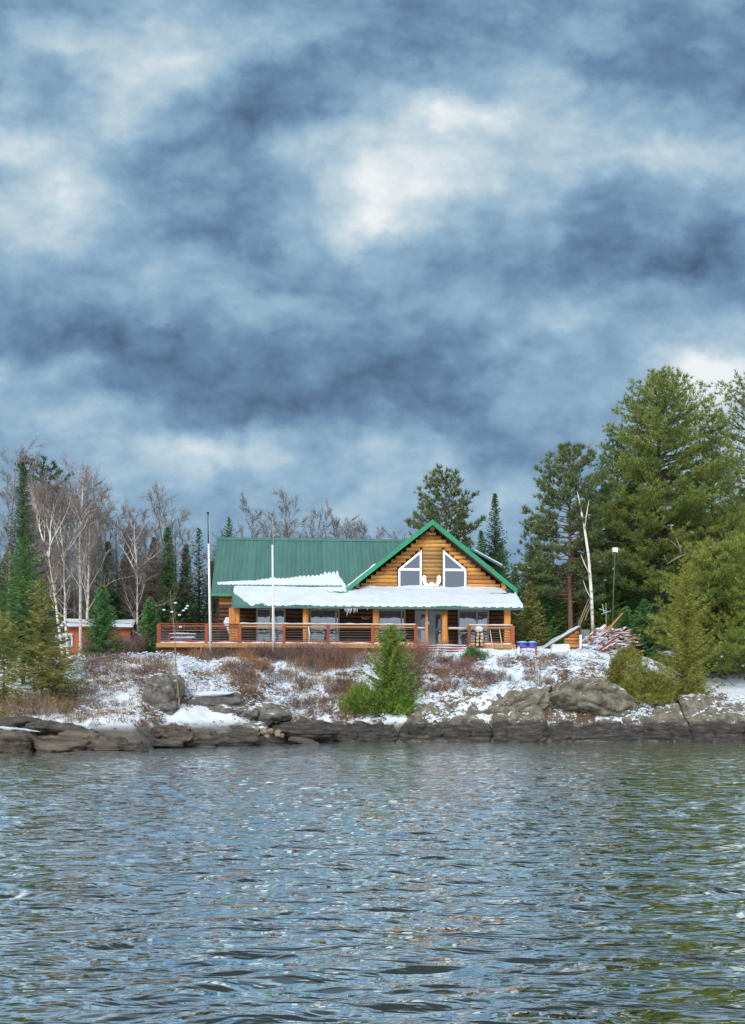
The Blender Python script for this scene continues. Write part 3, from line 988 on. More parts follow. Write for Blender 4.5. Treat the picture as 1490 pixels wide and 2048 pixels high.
# gable roof: two slopes with fascia, running back over the main ridge
FD = .40
for s, nm in ((-1, 'left'), (1, 'right')):
    ex, ez = APX + s * HALF, GZ
    mb = MB(); mb.slab((APX, -.86, APZ), (ex, -.86, ez), (ex, 9.5, ez), (APX, 9.5, APZ), (0, 0, -.10)); part('gable_roof', mb, M_green)
    for k in range(int(10.3 / .3)):
        c = -.7 + k * .3
        if k % 3 == 0 and k < 24:
            mb = MB()
            mb.slab((APX, c, APZ + .003), (ex, c, ez + .003), (ex, c + .04, ez + .003), (APX, c + .04, APZ + .003), (0, 0, .03)); part('roof_rib', mb, M_green)
    mb = MB(); mb.prism([(APX, APZ + .05), (ex + s * .03, ez + .05 - .03 * GS), (ex + s * .03, ez + .05 - FD * .95), (APX, APZ + .05 - FD)], 'y', -.92, -.865); part('fascia', mb, M_greentrim)
    mb = MB(); mb.slab((APX, -.86, APZ - .16), (ex - s * .04, -.86, ez - .16), (ex - s * .04, .1, ez - .16), (APX, .1, APZ - .16), (0, 0, -.04)); part('soffit', mb, M_soffit)

# small shed roof on the right slope behind the gable
DA, DB = H(950, 1102, 4.0), H(1004, 1132, 4.0)
mb = MB(); mb.slab((DA[0] - .8, 4.0, DA[1] + .45), (DB[0], 4.0, DB[1]), (DB[0], 8.5, DB[1]), (DA[0] - .8, 8.5, DA[1] + .45), (0, 0, -.12)); part('shed_roof', mb, M_green)
mb = MB(); mb.slab((DA[0], 3.95, DA[1] + .02), (DB[0] + .03, 3.95, DB[1] + .02), (DB[0] + .03, 8.5, DB[1] + .02), (DA[0], 8.5, DA[1] + .02), (0, 0, .10)); part('roof_snow', mb, M_snow)
mb = MB(); mb.prism([(DA[0] - .3, DA[1] - .2), (DB[0] - .5, DB[1] - .1), (DB[0] - .5, GZ + .2), (DA[0] - .3, GZ + .5)], 'y', 4.4, 8.3); part('shed_wall', mb, M_core)
mb = MB(); a, b = H(968, 1118, 3.0), H(996, 1134, 3.0)
mb.slab((a[0], 2.2, APZ - (a[0] - APX) * GS + .02), (b[0], 2.2, APZ - (b[0] - APX) * GS + .02), (b[0], 3.9, APZ - (b[0] - APX) * GS + .02), (a[0], 3.9, APZ - (a[0] - APX) * GS + .02), (0, 0, .12)); part('roof_snow', mb, M_snow)

# windows
def inset(poly, d):
    n = len(poly); out = []
    area = sum(poly[i][0] * poly[(i + 1) % n][1] - poly[(i + 1) % n][0] * poly[i][1] for i in range(n))
    sg = 1 if area > 0 else -1
    for i in range(n):
        p0, p1, p2 = (Vector(poly[i - 1]), Vector(poly[i]), Vector(poly[(i + 1) % n]))
        d1, d2 = (p1 - p0).normalized(), (p2 - p1).normalized()
        n1, n2 = Vector((-d1.y, d1.x)) * sg, Vector((-d2.y, d2.x)) * sg
        k = n1 + n2
        k = k / max(.2, k.dot(n1))
        out.append(tuple(p1 + k * d))
    return out
def frame_ring(mb, poly, d, c0, c1):
    inn = inset(poly, d); n = len(poly)
    for i in range(n):
        j = (i + 1) % n
        mb.prism([poly[i], poly[j], inn[j], inn[i]], 'y', c0, c1)
    return inn
def window(poly, m_frame, m_glass, width, c, bars=(), name='window', label=None, parent=house):
    mb = MB(); inn = frame_ring(mb, poly, width, c, c + .1)
    for (x0, x1, z0, z1) in bars:
        mb.box(x0, x1, c + .012, c + .09, z0, z1)
    fr = mb.build(name, m_frame, parent)
    mb = MB(); mb.prism(inset(poly, width * .8), 'y', c + .05, c + .07); mb.build('pane', m_glass, fr)
    if label:
        fr['label'] = label
    return fr
tz = Hz(1139, -.14, 820)
for w_ in (WIN_L, WIN_R):
    xs = sorted(p[0] for p in w_)
    window(w_, M_white, M_glass_up, .15, -.2, [(xs[0] + .1, xs[-1] - .1, tz - .09, tz + .09)])

# ---- porch: rear wall logs, doors and windows
OPEN = [(513, 570), (620, 678), (757, 810), (829, 886), (917, 977)]
ops = [(Hx(a, 0), Hx(b, 0)) for a, b in OPEN]
ztop = Hz(1219, 0)
xl, xr = XL_WALL, XR
r_ = 0
z = .14
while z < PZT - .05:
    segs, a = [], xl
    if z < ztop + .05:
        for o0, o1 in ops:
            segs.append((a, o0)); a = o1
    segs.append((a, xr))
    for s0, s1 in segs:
        log(s0, s1, z, .02, 'dark' if z < ztop + .3 else 'honey')  # below the porch roof the recess shade is put into a darker log colour
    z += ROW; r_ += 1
def rect(px0, px1, zlo, zhi, c=-.16):
    return [(Hx(px0, c), zlo), (Hx(px1, c), zlo), (Hx(px1, c), zhi), (Hx(px0, c), zhi)]
def mull(px, zlo, zhi, c=-.16, w=.05):
    x = Hx(px, c); return (x - w, x + w, zlo, zhi)
window(rect(512, 571, .03, ztop), M_greytrim, M_glass, .11, -.16, [mull(541, .1, ztop - .1)], 'sliding_door')
window(rect(619, 679, .03, ztop), M_greytrim, M_glass, .11, -.16, [mull(672, .1, ztop - .1)], 'sliding_door')
window(rect(756, 811, .55, ztop), M_greytrim, M_glass, .11, -.16, [mull(803, .65, ztop - .1)])
window(rect(916, 978, .03, ztop), M_greytrim, M_glass, .11, -.16, [mull(954, .1, ztop - .1)], 'sliding_door')
# entry: grey double door with small lights
mb = MB(); mb.box(Hx(829, 0), Hx(886, 0), -.08, .05, 0.0, ztop); part('door_surround', mb, M_door)
for p0, p1, g0, g1 in ((831, 851, 842, 850), (858, 882, 871, 881)):
    mb = MB(); mb.box(Hx(p0, -.1), Hx(p1, -.1), -.13, -.082, .04, ztop - .1); d = part('door', mb, M_door)
    mb = MB(); mb.box(Hx(g0, -.13), Hx(g1, -.13), -.145, -.131, 1.3, ztop - .35); mb.build('pane', M_glass_up, d)
    mb = MB(); mb.box(Hx(g0, -.13), Hx(g1, -.13), -.145, -.131, .25, 1.15); mb.build('pane', M_glass, d)
    mb = MB(); mb.tube([(Hx(p0 + 2, -.2), -.2, 1.02), (Hx(p0 + 2, -.13), -.13, 1.02)], .04, 8); mb.build('handle', M_cable, d)
# posts, beam, ceiling
POSTC = -2.6
for k, (px, w_) in enumerate(((470, .36), (611, .21), (751, .22), (890, .24), (1014, .24))):
    x = Hx(px, POSTC)
    mb = MB()
    if k == 0:
        mb.box(x - .40, x + .0, POSTC - .13, POSTC + .13, -.02, PZE - .12)
        part('post', mb, M_post)
        mb = MB(); mb.box(x + .012, x + .30, POSTC - .12, POSTC + .12, -.02, PZE - .12)
        part('post', mb, M_post)
    elif k == 3:
        mb.tube([(x, POSTC, -.02), (x, POSTC, .4), (x - .02, POSTC, 1.4), (x, POSTC, PZE - .12)], [.27, .25, .2, .19], 12)
        part('post', mb, M_post, smooth=True)
    else:
        mb.box(x - w_ * .85, x + w_ * .35, POSTC - .13, POSTC + .13, -.02, PZE - .12); part('post', mb, M_post)
        mb = MB(); mb.box(x + w_ * .36, x + w_ * .95, POSTC - .10, POSTC + .10, -.02, PZE - .12); part('post', mb, M_post)
mb = MB(); mb.box(PXL + .15, PXR - .25, POSTC - .14, POSTC + .14, PZE - .13, PZE + .09); part('beam', mb, M_fascia)
mb = MB(); mb.box(PXL + .05, PXR - .1, -2.4, .0, zporch(-2.4) - .18, zporch(-2.4) - .12); part('porch_ceiling', mb, M_soffit)
# porch roof sheets and trim
npn = 20
w = (PXR - PXL) / npn
v, f = ribbed_sheet(0, w - .004, -3.3, -.02, zporch)
ps0 = mesh_obj('porch_roof_sheet', v, f, M_green, house); ps0.location = (PXL, 0, 0)
for k in range(1, npn):
    s = ps0.copy(); link(s, house); s.location = (PXL + k * w, 0, 0); s.parent = house
mb = MB(); mb.box(PXL - .02, PXR + .02, -3.34, -3.305, PZE - .19, PZE + .005); part('porch_fascia', mb, M_green)
for xx in (PXL - .03, PXR + .004):
    mb = MB(); mb.slab((xx, -3.34, PZE + .05), (xx, -.02, PZT + .05), (xx, -.02, PZT - .12), (xx, -3.34, PZE - .18), (.03, 0, 0)); part('porch_rake', mb, M_green)
# ---- snow on the roofs (thick slabs with soft uneven edges)
def roof_snow(outline_lo, outline_hi, x0, x1, zf, thick, seed, nx=220, nc=16, name='roof_snow', holes=()):
    xs = np.linspace(x0, x1, nx)
    lo = np.array([outline_lo(x) for x in xs]); hi = np.array([outline_hi(x) for x in xs])
    t = np.linspace(0, 1, nc)
    Cc = lo[None, :] + (hi - lo)[None, :] * t[:, None]
    X = np.broadcast_to(xs, Cc.shape)
    Zb = np.vectorize(zf)(Cc) + .035
    wdt = (hi - lo)[None, :]
    edge = np.minimum(np.minimum(t[:, None], 1 - t[:, None]) * wdt / .12, np.minimum(X - x0, x1 - X) / .12)
    prof_ = np.sqrt(np.clip(edge, 0, 1))
    nz_ = fbm(np.stack([X.ravel() * .9, Cc.ravel() * 1.3, X.ravel() * 0 + seed], -1), 4, seed).reshape(X.shape)
    Z = Zb + prof_ * (thick * (1 + .45 * nz_) + .0)
    for hx_, hc_, rx_, rc_ in holes:
        dd = np.sqrt(((X - hx_) / rx_) ** 2 + ((Cc - hc_) / rc_) ** 2) + .35 * fbm(np.stack([X.ravel() * 3, Cc.ravel() * 3, X.ravel() * 0], -1), 3, 12).reshape(X.shape)
        Z = Z - .16 * np.clip((1 - dd) * 4, 0, 1)
    Z = np.where(prof_ < .01, Zb - .05, Z)
    return grid_mesh(name, np.stack([X, Cc, Z], -1), M_snow, house, True)
_sx = [Hx(p, -.3) for p in (433, 470, 520, 560, 600, 625, 640, 650, 660, 668, 676, 684, 692)]
def _c_at(py, px):       # depth on the main slope seen at a picture row
    best = 0
    for it in range(40):
        c = EAVE_C + (RIDGE_C - EAVE_C) * it / 39
        if Hz(py, c, px) <= zmain(c):
            return c
    return RIDGE_C
_sc = [_c_at(y, p) for y, p in zip((1167, 1166, 1163, 1161, 1158, 1155, 1154, 1152, 1150, 1148, 1147, 1160, 1172), (433, 470, 520, 560, 600, 625, 640, 650, 660, 668, 676, 684, 692))]
_sa = [0, .04, .10, .15, .22, .30, .40, .65, .85, .95, .8, .2, 0]
_c0 = _c_at(1171.5, 560)
def snow_top(x):
    b = float(np.interp(x, _sx, _sc)); am = float(np.interp(x, _sx, _sa))
    k = abs(math.sin(math.pi * (x - XL) / .3))
    rr = math.sin(math.floor((x - XL) / .3) * 12.9898) * 43758.5453; rr -= math.floor(rr)
    am *= .30 + .85 * rr
    return max(_c0 + .06, b + am * (k ** .6 - .55) + .05 * math.sin(x * 3.1) * (am > .05))
roof_snow(lambda x: _c0 - .02, snow_top, _sx[0], _sx[-1], zmain, .11, 3, nx=420, nc=12)
# porch roof snow: bare metal triangle at the left end
def porch_lo(x):
    d = x - PXL
    return -3.36 + max(0.0, 2.2 - d * 1.75) + .03 * math.sin(x * 10.5) + .02 * math.sin(x * 23)
def porch_hi(x):
    return -.10 + .05 * math.sin(x * 1.7)
roof_snow(porch_lo, porch_hi, PXL - .05, PXR + .03, zporch, .09, 5, nx=520, nc=44, holes=((Hx(676, -.9), -1.0, .75, .28), (Hx(1010, -.8), -.75, 1.2, .45), (Hx(520, -3.1), -3.25, .5, .25), (Hx(720, -.5), -.35, .5, .2), (Hx(900, -3.2), -3.35, 1.2, .2), (Hx(600, -3.2), -3.4, 1.5, .22)))
# drift against the gable wall and under the windows
mb = MB()
xs = np.linspace(Hx(716, 0), Hx(1008, 0), 130)
tt = np.linspace(0, 1, 9)
X, T = np.meshgrid(xs, tt)
hh = .13 + .08 * fbm(np.stack([X.ravel() * .8, X.ravel() * 0, X.ravel() * 0], -1), 3, 4).reshape(X.shape)
hh = hh * np.clip(np.minimum(X - xs[0], xs[-1] - X) / .8, 0, 1)
G = np.stack([X, -.95 + .83 * T, np.vectorize(zporch)(-.95 + .83 * T) + .06 + hh * T ** 1.8], -1)
grid_mesh('roof_snow', G, M_snow, house, True)
# snow line along the left rake and in the valley
def snow_rope(pts, r, seed):
    mb = MB(); n = len(pts)
    mb.tube(pts, [r * (.6 + .5 * random.random()) * (0.4 if i in (0, n - 1) else 1) for i in range(n)], 8)
    return part('rake_snow', mb, M_snow, smooth=True)
snow_rope([(APX - HALF * t, -.80, APZ - HALF * GS * t + .07) for t in np.linspace(.66, 1.0, 16)], .085, 1)
snow_rope([(GLX - .1 - .1 * t, -.6 + .5 * t, GZ + .05 + .0 * t) for t in np.linspace(0, 1, 6)], .2, 2)
snow_rope([(PXR - .02, -3.3 + 3.0 * t, zporch(-3.3 + 3.0 * t) + .06) for t in np.linspace(0, 1, 12)], .07, 3)
# icicles
for k, (px, ln) in enumerate(((640, .12), (690, .22), (694, .55), (697, .3), (700, .42), (703, .25), (708, .34), (711, .2), (714, .26), (735, .12))):
    x = Hx(px, -3.3)
    mb = MB(); mb.tube([(x, -3.31, PZE - .17), (x + .01, -3.31, PZE - .17 - ln * .5), (x, -3.31, PZE - .17 - ln)], [.035, .022, .004], 6); part('icicle', mb, M_ice)

# ================================================================== wooden deck with railings
deck = thing('wooden_deck', 'raised wooden deck with red brown railing wrapping the front of the log house', 'deck', (HX0, HY0, HZ0), HROT)
RC = -2.78
DXL, DXR = Hx(313, RC), Hx(1031, RC)
SX0, SX1 = Hx(836, RC), Hx(935, RC)      # gap for the steps
def dpart(name, mb, m_, smooth=False): return mb.build(name, m_, deck, smooth)
zrl = Hz(1251, RC)
nb = 14
for k in range(nb):
    c0 = -2.85 + k * .215
    mb = MB(); mb.box(DXL, DXR, c0, c0 + .205, -.06, -.02); dpart('deck_board', mb, M_deckb)
for a, b in ((DXL, SX0), (SX1, DXR)):
    mb = MB(); mb.box(a, b, -2.9, -2.855, -.30, -.015); dpart('fascia_board', mb, M_fascia)
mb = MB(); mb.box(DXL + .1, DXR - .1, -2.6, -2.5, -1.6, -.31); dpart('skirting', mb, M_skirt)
mb = MB(); mb.box(DXL - .02, DXL + .03, -2.9, 2.0, -.30, -.015); dpart('fascia_board', mb, M_fascia)
for k in range(14):
    c0 = -2.85 + (nb + k) * .215 - .0
    mb = MB(); mb.box(DXL, XL_WALL - .1, c0, c0 + .205, -.06, -.02); dpart('deck_board', mb, M_deckb)
ppx = [318, 413, 480, 568, 656, 745, 831, 938, 1025]
for px in ppx:
    x = Hx(px, RC); w_ = .10 if px not in (318, 1025) else .13
    mb = MB(); mb.box(x - w_, x + w_, RC - .09, RC + .09, -.35, zrl + .02); dpart('railing_post', mb, M_rail)
runs = [(318, 413), (413, 480), (480, 568), (568, 656), (656, 745), (745, 831), (938, 1025)]
for a, b in runs:
    x0, x1 = Hx(a, RC) + .1, Hx(b, RC) - .1
    mb = MB(); mb.box(x0 - .1, x1 + .1, RC - .10, RC + .10, zrl + .02, zrl + .07); dpart('top_rail', mb, M_rail if a < 480 else M_fascia)
    mb = MB(); mb.box(x0, x1, RC - .03, RC + .03, zrl - .16, zrl - .05); dpart('upper_rail', mb, M_rail if a < 480 else M_fascia)
    mb = MB(); mb.box(x0, x1, RC - .03, RC + .03, .10, .19); dpart('bottom_rail', mb, M_rail)
    for q in range(5):
        zc = .19 + (zrl - .35) * (q + .7) / 5.2
        mb = MB(); mb.tube([(x0, RC, zc), (x1, RC, zc)], .017, 5); dpart('rod', mb, M_cable)
    if a >= 480:
        xs = np.linspace(x0 - .1, x1 + .1, 16)
        mb = MB(); mb.tube([(x, RC, zrl + .09 + .012 * math.sin(x * 7)) for x in xs], [.055 + .012 * math.sin(x * 4.3 + a) for x in xs], 7); dpart('rail_snow', mb, M_snow, True)
    xs = np.linspace(x0, x1, 14)
    mb = MB(); mb.tube([(x, RC - .04, .0 + .02) for x in xs], [.06 + .025 * math.sin(x * 3.7 + a) for x in xs], 7); dpart('rail_snow', mb, M_snow, True)
# short lower rails by the entry and the side rails
for a, b in ((831, 852), (892, 938)):
    x0, x1 = Hx(a, RC), Hx(b, RC)
    mb = MB(); mb.box(x0, x1, RC + .3, RC + .4, zrl - .2, zrl - .14); dpart('top_rail', mb, M_fascia)
    mb = MB(); mb.tube([(x0, RC + .35, zrl - .11), ((x0 + x1) / 2, RC + .35, zrl - .10), (x1, RC + .35, zrl - .11)], .06, 7); dpart('rail_snow', mb, M_snow, True)
for xx, ce in ((Hx(318, RC), 2.6), (Hx(1025, RC), -.2)):
    mb = MB(); mb.box(xx - .09, xx + .09, RC + .1, ce, zrl + .02, zrl + .07); dpart('top_rail', mb, M_rail)
    mb = MB(); mb.box(xx - .03, xx + .03, RC + .1, ce, zrl - .16, zrl - .05); dpart('upper_rail', mb, M_rail)
    for q in range(5):
        zc = .19 + (zrl - .35) * (q + .7) / 5.2
        mb = MB(); mb.tube([(xx, RC + .1, zc), (xx, ce, zc)], .017, 5); dpart('rod', mb, M_cable)
    mb = MB(); mb.box(xx - .08, xx + .08, ce - .1, ce + .08, -.35, zrl + .02); dpart('railing_post', mb, M_rail)
# rear rail of the left wing, its pale snow-faced post
x0, x1 = Hx(318, 2.6), XL_WALL - .2
mb = MB(); mb.box(x0, x1, 2.5, 2.6, zrl + .02, zrl + .07); dpart('top_rail', mb, M_rail)
for q in range(5):
    zc = .19 + (zrl - .35) * (q + .7) / 5.2
    mb = MB(); mb.tube([(x0, 2.55, zc), (x1, 2.55, zc)], .017, 5); dpart('rod', mb, M_cable)
x = Hx(451, -.9)
mb = MB(); mb.box(x - .07, x + .07, -1.0, -.85, -.02, zrl - .1); dpart('railing_post', mb, M_white)
x = Hx(618, RC)
mb = MB(); mb.tube([(x, RC - .02, .1), (x + .04, RC - .02, .6), (x - .05, RC - .02, zrl - .1)], [.05, .06, .04], 6); dpart('post_snow', mb, M_snow, True)
# steps up to the deck
for k in range(4):
    mb = MB(); mb.box(SX0 + .05 - .0 * k, SX1 - .05, -2.9 - .30 * (k + 1), -2.9 - .30 * k - .02, -.20 - .19 * k, -.13 - .19 * k); dpart('step', mb, M_rail)
    xs = np.linspace(SX0 + .1, SX1 - .1, 14)
    mb = MB(); mb.tube([(x, -3.06 - .3 * k, -.11 - .19 * k) for x in xs], [.07 + .03 * math.sin(x * 3 + k) for x in xs], 7); dpart('step_snow', mb, M_snow, True)
for xx in (SX0, SX1):
    mb = MB(); mb.prism([(-2.9, -.02), (-4.2, -.86), (-4.2, -1.1), (-2.9, -.4)], 'x', xx - .04, xx + .04); dpart('stringer', mb, M_rail)
# ================================================================== trees
FOL = 2.0
def foliage(name, c1, c2, c3, scale=.9, island=.35, snow=None, trans=.35):
    c1, c2, c3 = (tuple(min(.42, q * FOL) for q in c) for c in (c1, c2, c3))
    ma = mat(name, c1, c2, c3, scale=scale, rough=.75, spec=.15, objrand=.12, island=island, detail=4, snow=snow)
    nt = ma.node_tree; N, L = nt.nodes, nt.links
    bs = [n for n in N if n.type == 'BSDF_PRINCIPLED'][0]
    out = [n for n in N if n.type == 'OUTPUT_MATERIAL'][0]
    tr = N.new('ShaderNodeBsdfTranslucent')
    L.new(bs.inputs['Base Color'].links[0].from_socket, tr.inputs[0])
    mx = N.new('ShaderNodeMixShader'); mx.inputs[0].default_value = trans
    L.new(bs.outputs[0], mx.inputs[1]); L.new(tr.outputs[0], mx.inputs[2]); L.new(mx.outputs[0], out.inputs[0])
    return ma
M_white_pine = foliage('white_pine_needles', (.045, .085, .032), (.112, .142, .042), (.19, .20, .055), scale=.55)
M_lush_pine = foliage('light_pine_needles', (.065, .10, .030), (.135, .165, .042), (.205, .215, .055), scale=.5)
M_pine_bluish = foliage('deep_pine_needles', (.030, .065, .035), (.055, .105, .045), (.10, .145, .05), scale=.5)
M_red_pine = foliage('red_pine_needles', (.042, .065, .034), (.075, .098, .042), (.115, .125, .05), scale=.6)
M_spruce = foliage('spruce_needles', (.026, .052, .032), (.045, .080, .038), (.085, .115, .045), scale=.7)
M_spruce_green = foliage('green_spruce_needles', (.030, .075, .032), (.060, .125, .045), (.12, .175, .055), scale=.8)
M_cedar = foliage('cedar_sprays', (.065, .082, .021), (.125, .133, .033), (.195, .185, .048), scale=1.1)
M_fir = foliage('young_fir_needles', (.05, .095, .022), (.10, .155, .032), (.18, .21, .045), scale=1.5)
M_hemlock = foliage('hemlock_sprays', (.06, .075, .03), (.12, .125, .045), (.19, .17, .06), scale=.9)
M_brown_crown = foliage('brown_larch_twigs', (.075, .060, .042), (.12, .095, .06), (.16, .125, .08), scale=.8)
M_dead = mat('dead_branch', (.16, .12, .09), (.28, .23, .18), scale=2, rough=.9, island=.2)
M_bark = mat('dark_bark', (.045, .035, .028), (.10, .08, .065), scale=3, rough=.95, stretch=(2, 2, .6), bump=.5, bscale=5)
M_pinebark = mat('red_pine_bark', (.10, .055, .035), (.19, .12, .08), scale=3, rough=.95, stretch=(2, 2, .6))
M_birch = mat('birch_bark', (.22, .20, .19), (.68, .65, .60), (.78, .76, .72), scale=2.2, rough=.8, stretch=(1, 1, 2.2), contrast=1.2)
M_twig_grey = mat('grey_twigs', (.13, .115, .11), (.20, .18, .17), scale=.5, rough=.9, island=.25)
M_twig_red = mat('reddish_twigs', (.16, .125, .115), (.25, .20, .185), scale=.5, rough=.9, island=.25)

def norm(a):
    return a / np.maximum(np.linalg.norm(a, axis=-1, keepdims=True), 1e-9)
def blades(B, D, Ln, W, r):
    """thin triangles: base points, directions, lengths, widths"""
    S = norm(np.cross(D, r.normal(size=D.shape)))
    Wd = (np.asarray(W) * .5)[..., None] if np.ndim(W) else W * .5
    V = np.stack([B - S * Wd, B + S * Wd, B + D * np.asarray(Ln)[:, None]], 1)
    return V.reshape(-1, 3)

def spruce_mesh(h, rad, seed, nb=260, base=.06, power=.9, droop=-.25, lift=.25, blade=.34, width=.075, dens=7.5, ragged=.25, flat=.6):
    r = np.random.default_rng(seed)
    t = base + (1 - base) * (np.arange(nb) + r.random(nb)) / nb
    t = 1 - (1 - t) ** 1.0
    z0 = h * t
    L = (rad * (1 - t) ** power * r.uniform(1 - ragged, 1 + ragged, nb) + .10)
    az = np.arange(nb) * 2.39996 + r.normal(0, .35, nb)
    m = np.maximum((L * dens).astype(int), 3)
    idx = np.repeat(np.arange(nb), m)
    s = np.concatenate([(np.arange(k) + .6) / k for k in m]) + r.normal(0, .02, len(idx))
    l = L[idx]; a = az[idx]; tt = t[idx]
    out = np.stack([np.cos(a), np.sin(a), 0 * a], -1)
    side = np.stack([-np.sin(a), np.cos(a), 0 * a], -1)
    dr = droop * (1 - tt) + .35 * tt
    pos = out * (l * s)[:, None]
    pos[:, 2] = z0[idx] + dr * l * s + lift * l * s * s
    Bs, Ds, Ls = [], [], []
    bl = blade * (1.1 - .55 * s) * np.clip(.45 + l / max(rad, .1), .4, 1.15)
    for sg in (-1, 1):
        for q in range(2):
            d = out * r.uniform(.35, .8, (len(idx), 1)) + sg * side * r.uniform(.4, .9, (len(idx), 1))
            d[:, 2] += r.uniform(-flat * .6, flat * .35, len(idx))
            Bs.append(pos + r.normal(0, .03, pos.shape)); Ds.append(norm(d)); Ls.append(bl * r.uniform(.7, 1.25, len(idx)))
    d = out * 1.0; d = d + r.normal(0, .25, d.shape); d[:, 2] += .1
    Bs.append(pos); Ds.append(norm(d)); Ls.append(bl)
    # leader
    n = 26
    B = np.zeros((n, 3)); B[:, 2] = h * r.uniform(.94, 1.0, n)
    D = r.normal(0, .6, (n, 3)); D[:, 2] = np.abs(D[:, 2]) + .5
    Bs.append(B); Ds.append(norm(D)); Ls.append(np.full(n, blade * .55))
    B, D, Ln = np.concatenate(Bs), np.concatenate(Ds), np.concatenate(Ls)
    return blades(B, D, Ln, width * r.uniform(.7, 1.3, len(B)), r)

def trunk_tube(mb, h, r0, r, lean=(0, 0), wig=.06, n=8, top=.1):
    pts, rad = [], []
    for i in range(9):
        t = i / 8
        pts.append((lean[0] * t + r.normal(0, wig) * (0 < i < 8) * .5, lean[1] * t + r.normal(0, wig) * (0 < i < 8) * .5, -.4 + (h + .4) * t))
        rad.append(r0 * (1 - t) + r0 * top * t)
    mb.tube(pts, rad, n)
    return pts

def conifer(label, px, top_py, Y, rad_px, m_, seed, kind='spruce_tree', cat='tree', base_z=None, group=None, bark=None, trunk_r=None, **kw):
    x = (px - CX) / F * Y
    bz = gz(x, Y) - .1 if base_z is None else base_z
    h = CAMZ + (HY - top_py) / F * Y - bz
    rad = rad_px / F * Y
    t = thing(kind, label, cat, (x, Y, bz), 0, group)
    r = np.random.default_rng(seed)
    mb = MB(); trunk_tube(mb, h * .97, trunk_r or max(.06, h * .014), r, wig=.02)
    mb.build('trunk', bark or M_bark, t, True)
    fast_mesh('crown', spruce_mesh(h, rad, seed, **kw), 3, m_, t)
    return t

_OCT = np.array([[1, 0, 0], [-1, 0, 0], [0, 1, 0], [0, -1, 0], [0, 0, 1], [0, 0, -1]], float)
_OCF = np.array([[0, 2, 4], [2, 1, 4], [1, 3, 4], [3, 0, 4], [2, 0, 5], [1, 2, 5], [3, 1, 5], [0, 3, 5]])
def blobs(Pn, R, r, flat=.6):
    """little uneven lumps of snow"""
    n = len(Pn)
    K = _OCT[None] * R[:, None, None] * r.uniform(.6, 1.3, (n, 6, 1)) * np.array([1.25, 1, flat])
    a = r.uniform(0, 6.28, n); ca, sa = np.cos(a)[:, None], np.sin(a)[:, None]
    K = np.stack([K[..., 0] * ca - K[..., 1] * sa, K[..., 0] * sa + K[..., 1] * ca, K[..., 2]], -1) + Pn[:, None]
    return K[:, _OCF].reshape(-1, 3)

def pine_mesh(h, env, seed, n_br=150, tufts=1.0, tl=.34, tw=.045, k=9, up=.55, start=.2, clump=.0, asym=None, sub=True, gapf=.0):
    """env: list of (t, radius). returns needle triangles and branch MB"""
    r = np.random.default_rng(seed)
    mb = MB()
    TB, TD = [], []
    et, er = [e[0] for e in env], [e[1] for e in env]
    for i in range(n_br):
        t = start + (1 - start) * ((i + r.random()) / n_br) ** .92
        a = i * 2.39996 + r.normal(0, .4)
        R = float(np.interp(t, et, er))
        if asym:
            R *= 1 + asym[0] * math.cos(a - asym[1])
        R *= r.uniform(.55, 1.15)
        if r.random() < gapf:
            continue
        o = np.array([math.cos(a), math.sin(a), 0]); sd = np.array([-o[1], o[0], 0])
        rise = (-.10 + .75 * max(0, t - .45) / .55) + r.normal(0, .08)
        def bp(s): return o * R * s + np.array([0, 0, h * t + rise * R * s + .22 * R * s * s])
        mb.tube([bp(0), bp(.4), bp(.75), bp(1)], [.02 + .014 * R, .015 + .008 * R, .015, .006], 4, cap=False)
        ns = max(2, int(R * 3.0))
        for q in range(ns):
            s = .28 + .72 * (q + r.random()) / ns
            ln = R * .34 * (1.15 - .6 * s) * r.uniform(.6, 1.2) + .22
            sg = 1 if q % 2 else -1
            dirn = norm(o * .75 + sd * sg * r.uniform(.3, 1.0) + np.array([0, 0, r.uniform(.0, .5)]))
            p0 = bp(s)
            nt = max(2, int(ln * 6.0 * tufts))
            ss = (np.arange(nt) + r.random(nt)) / nt
            Pn = p0 + dirn * (ln * ss)[:, None] + r.normal(0, .07, (nt, 3))
            TB.append(Pn); TD.append(np.repeat((dirn * .7 + o * .2 + np.array([0, 0, up]))[None], nt, 0))
        nt = 4
        TB.append(bp(1.0) + r.normal(0, .08, (nt, 3))); TD.append(np.repeat((o * .5 + np.array([0, 0, up + .2]))[None], nt, 0))
    nt = 10
    B = np.zeros((nt, 3)); B[:, 2] = h * r.uniform(.955, 1.0, nt); B[:, :2] += r.normal(0, .06, (nt, 2))
    TB.append(B); TD.append(np.repeat(np.array([[0, 0, 1.0]]), nt, 0))
    B = np.concatenate(TB); D = np.concatenate(TD)
    B = np.repeat(B, k, 0); D = np.repeat(D, k, 0)
    D = norm(norm(D) + r.normal(0, .52, D.shape))
    Ln = tl * r.uniform(.7, 1.2, len(B))
    return blades(B, D, Ln, tw * r.uniform(.7, 1.3, len(B)), r), mb

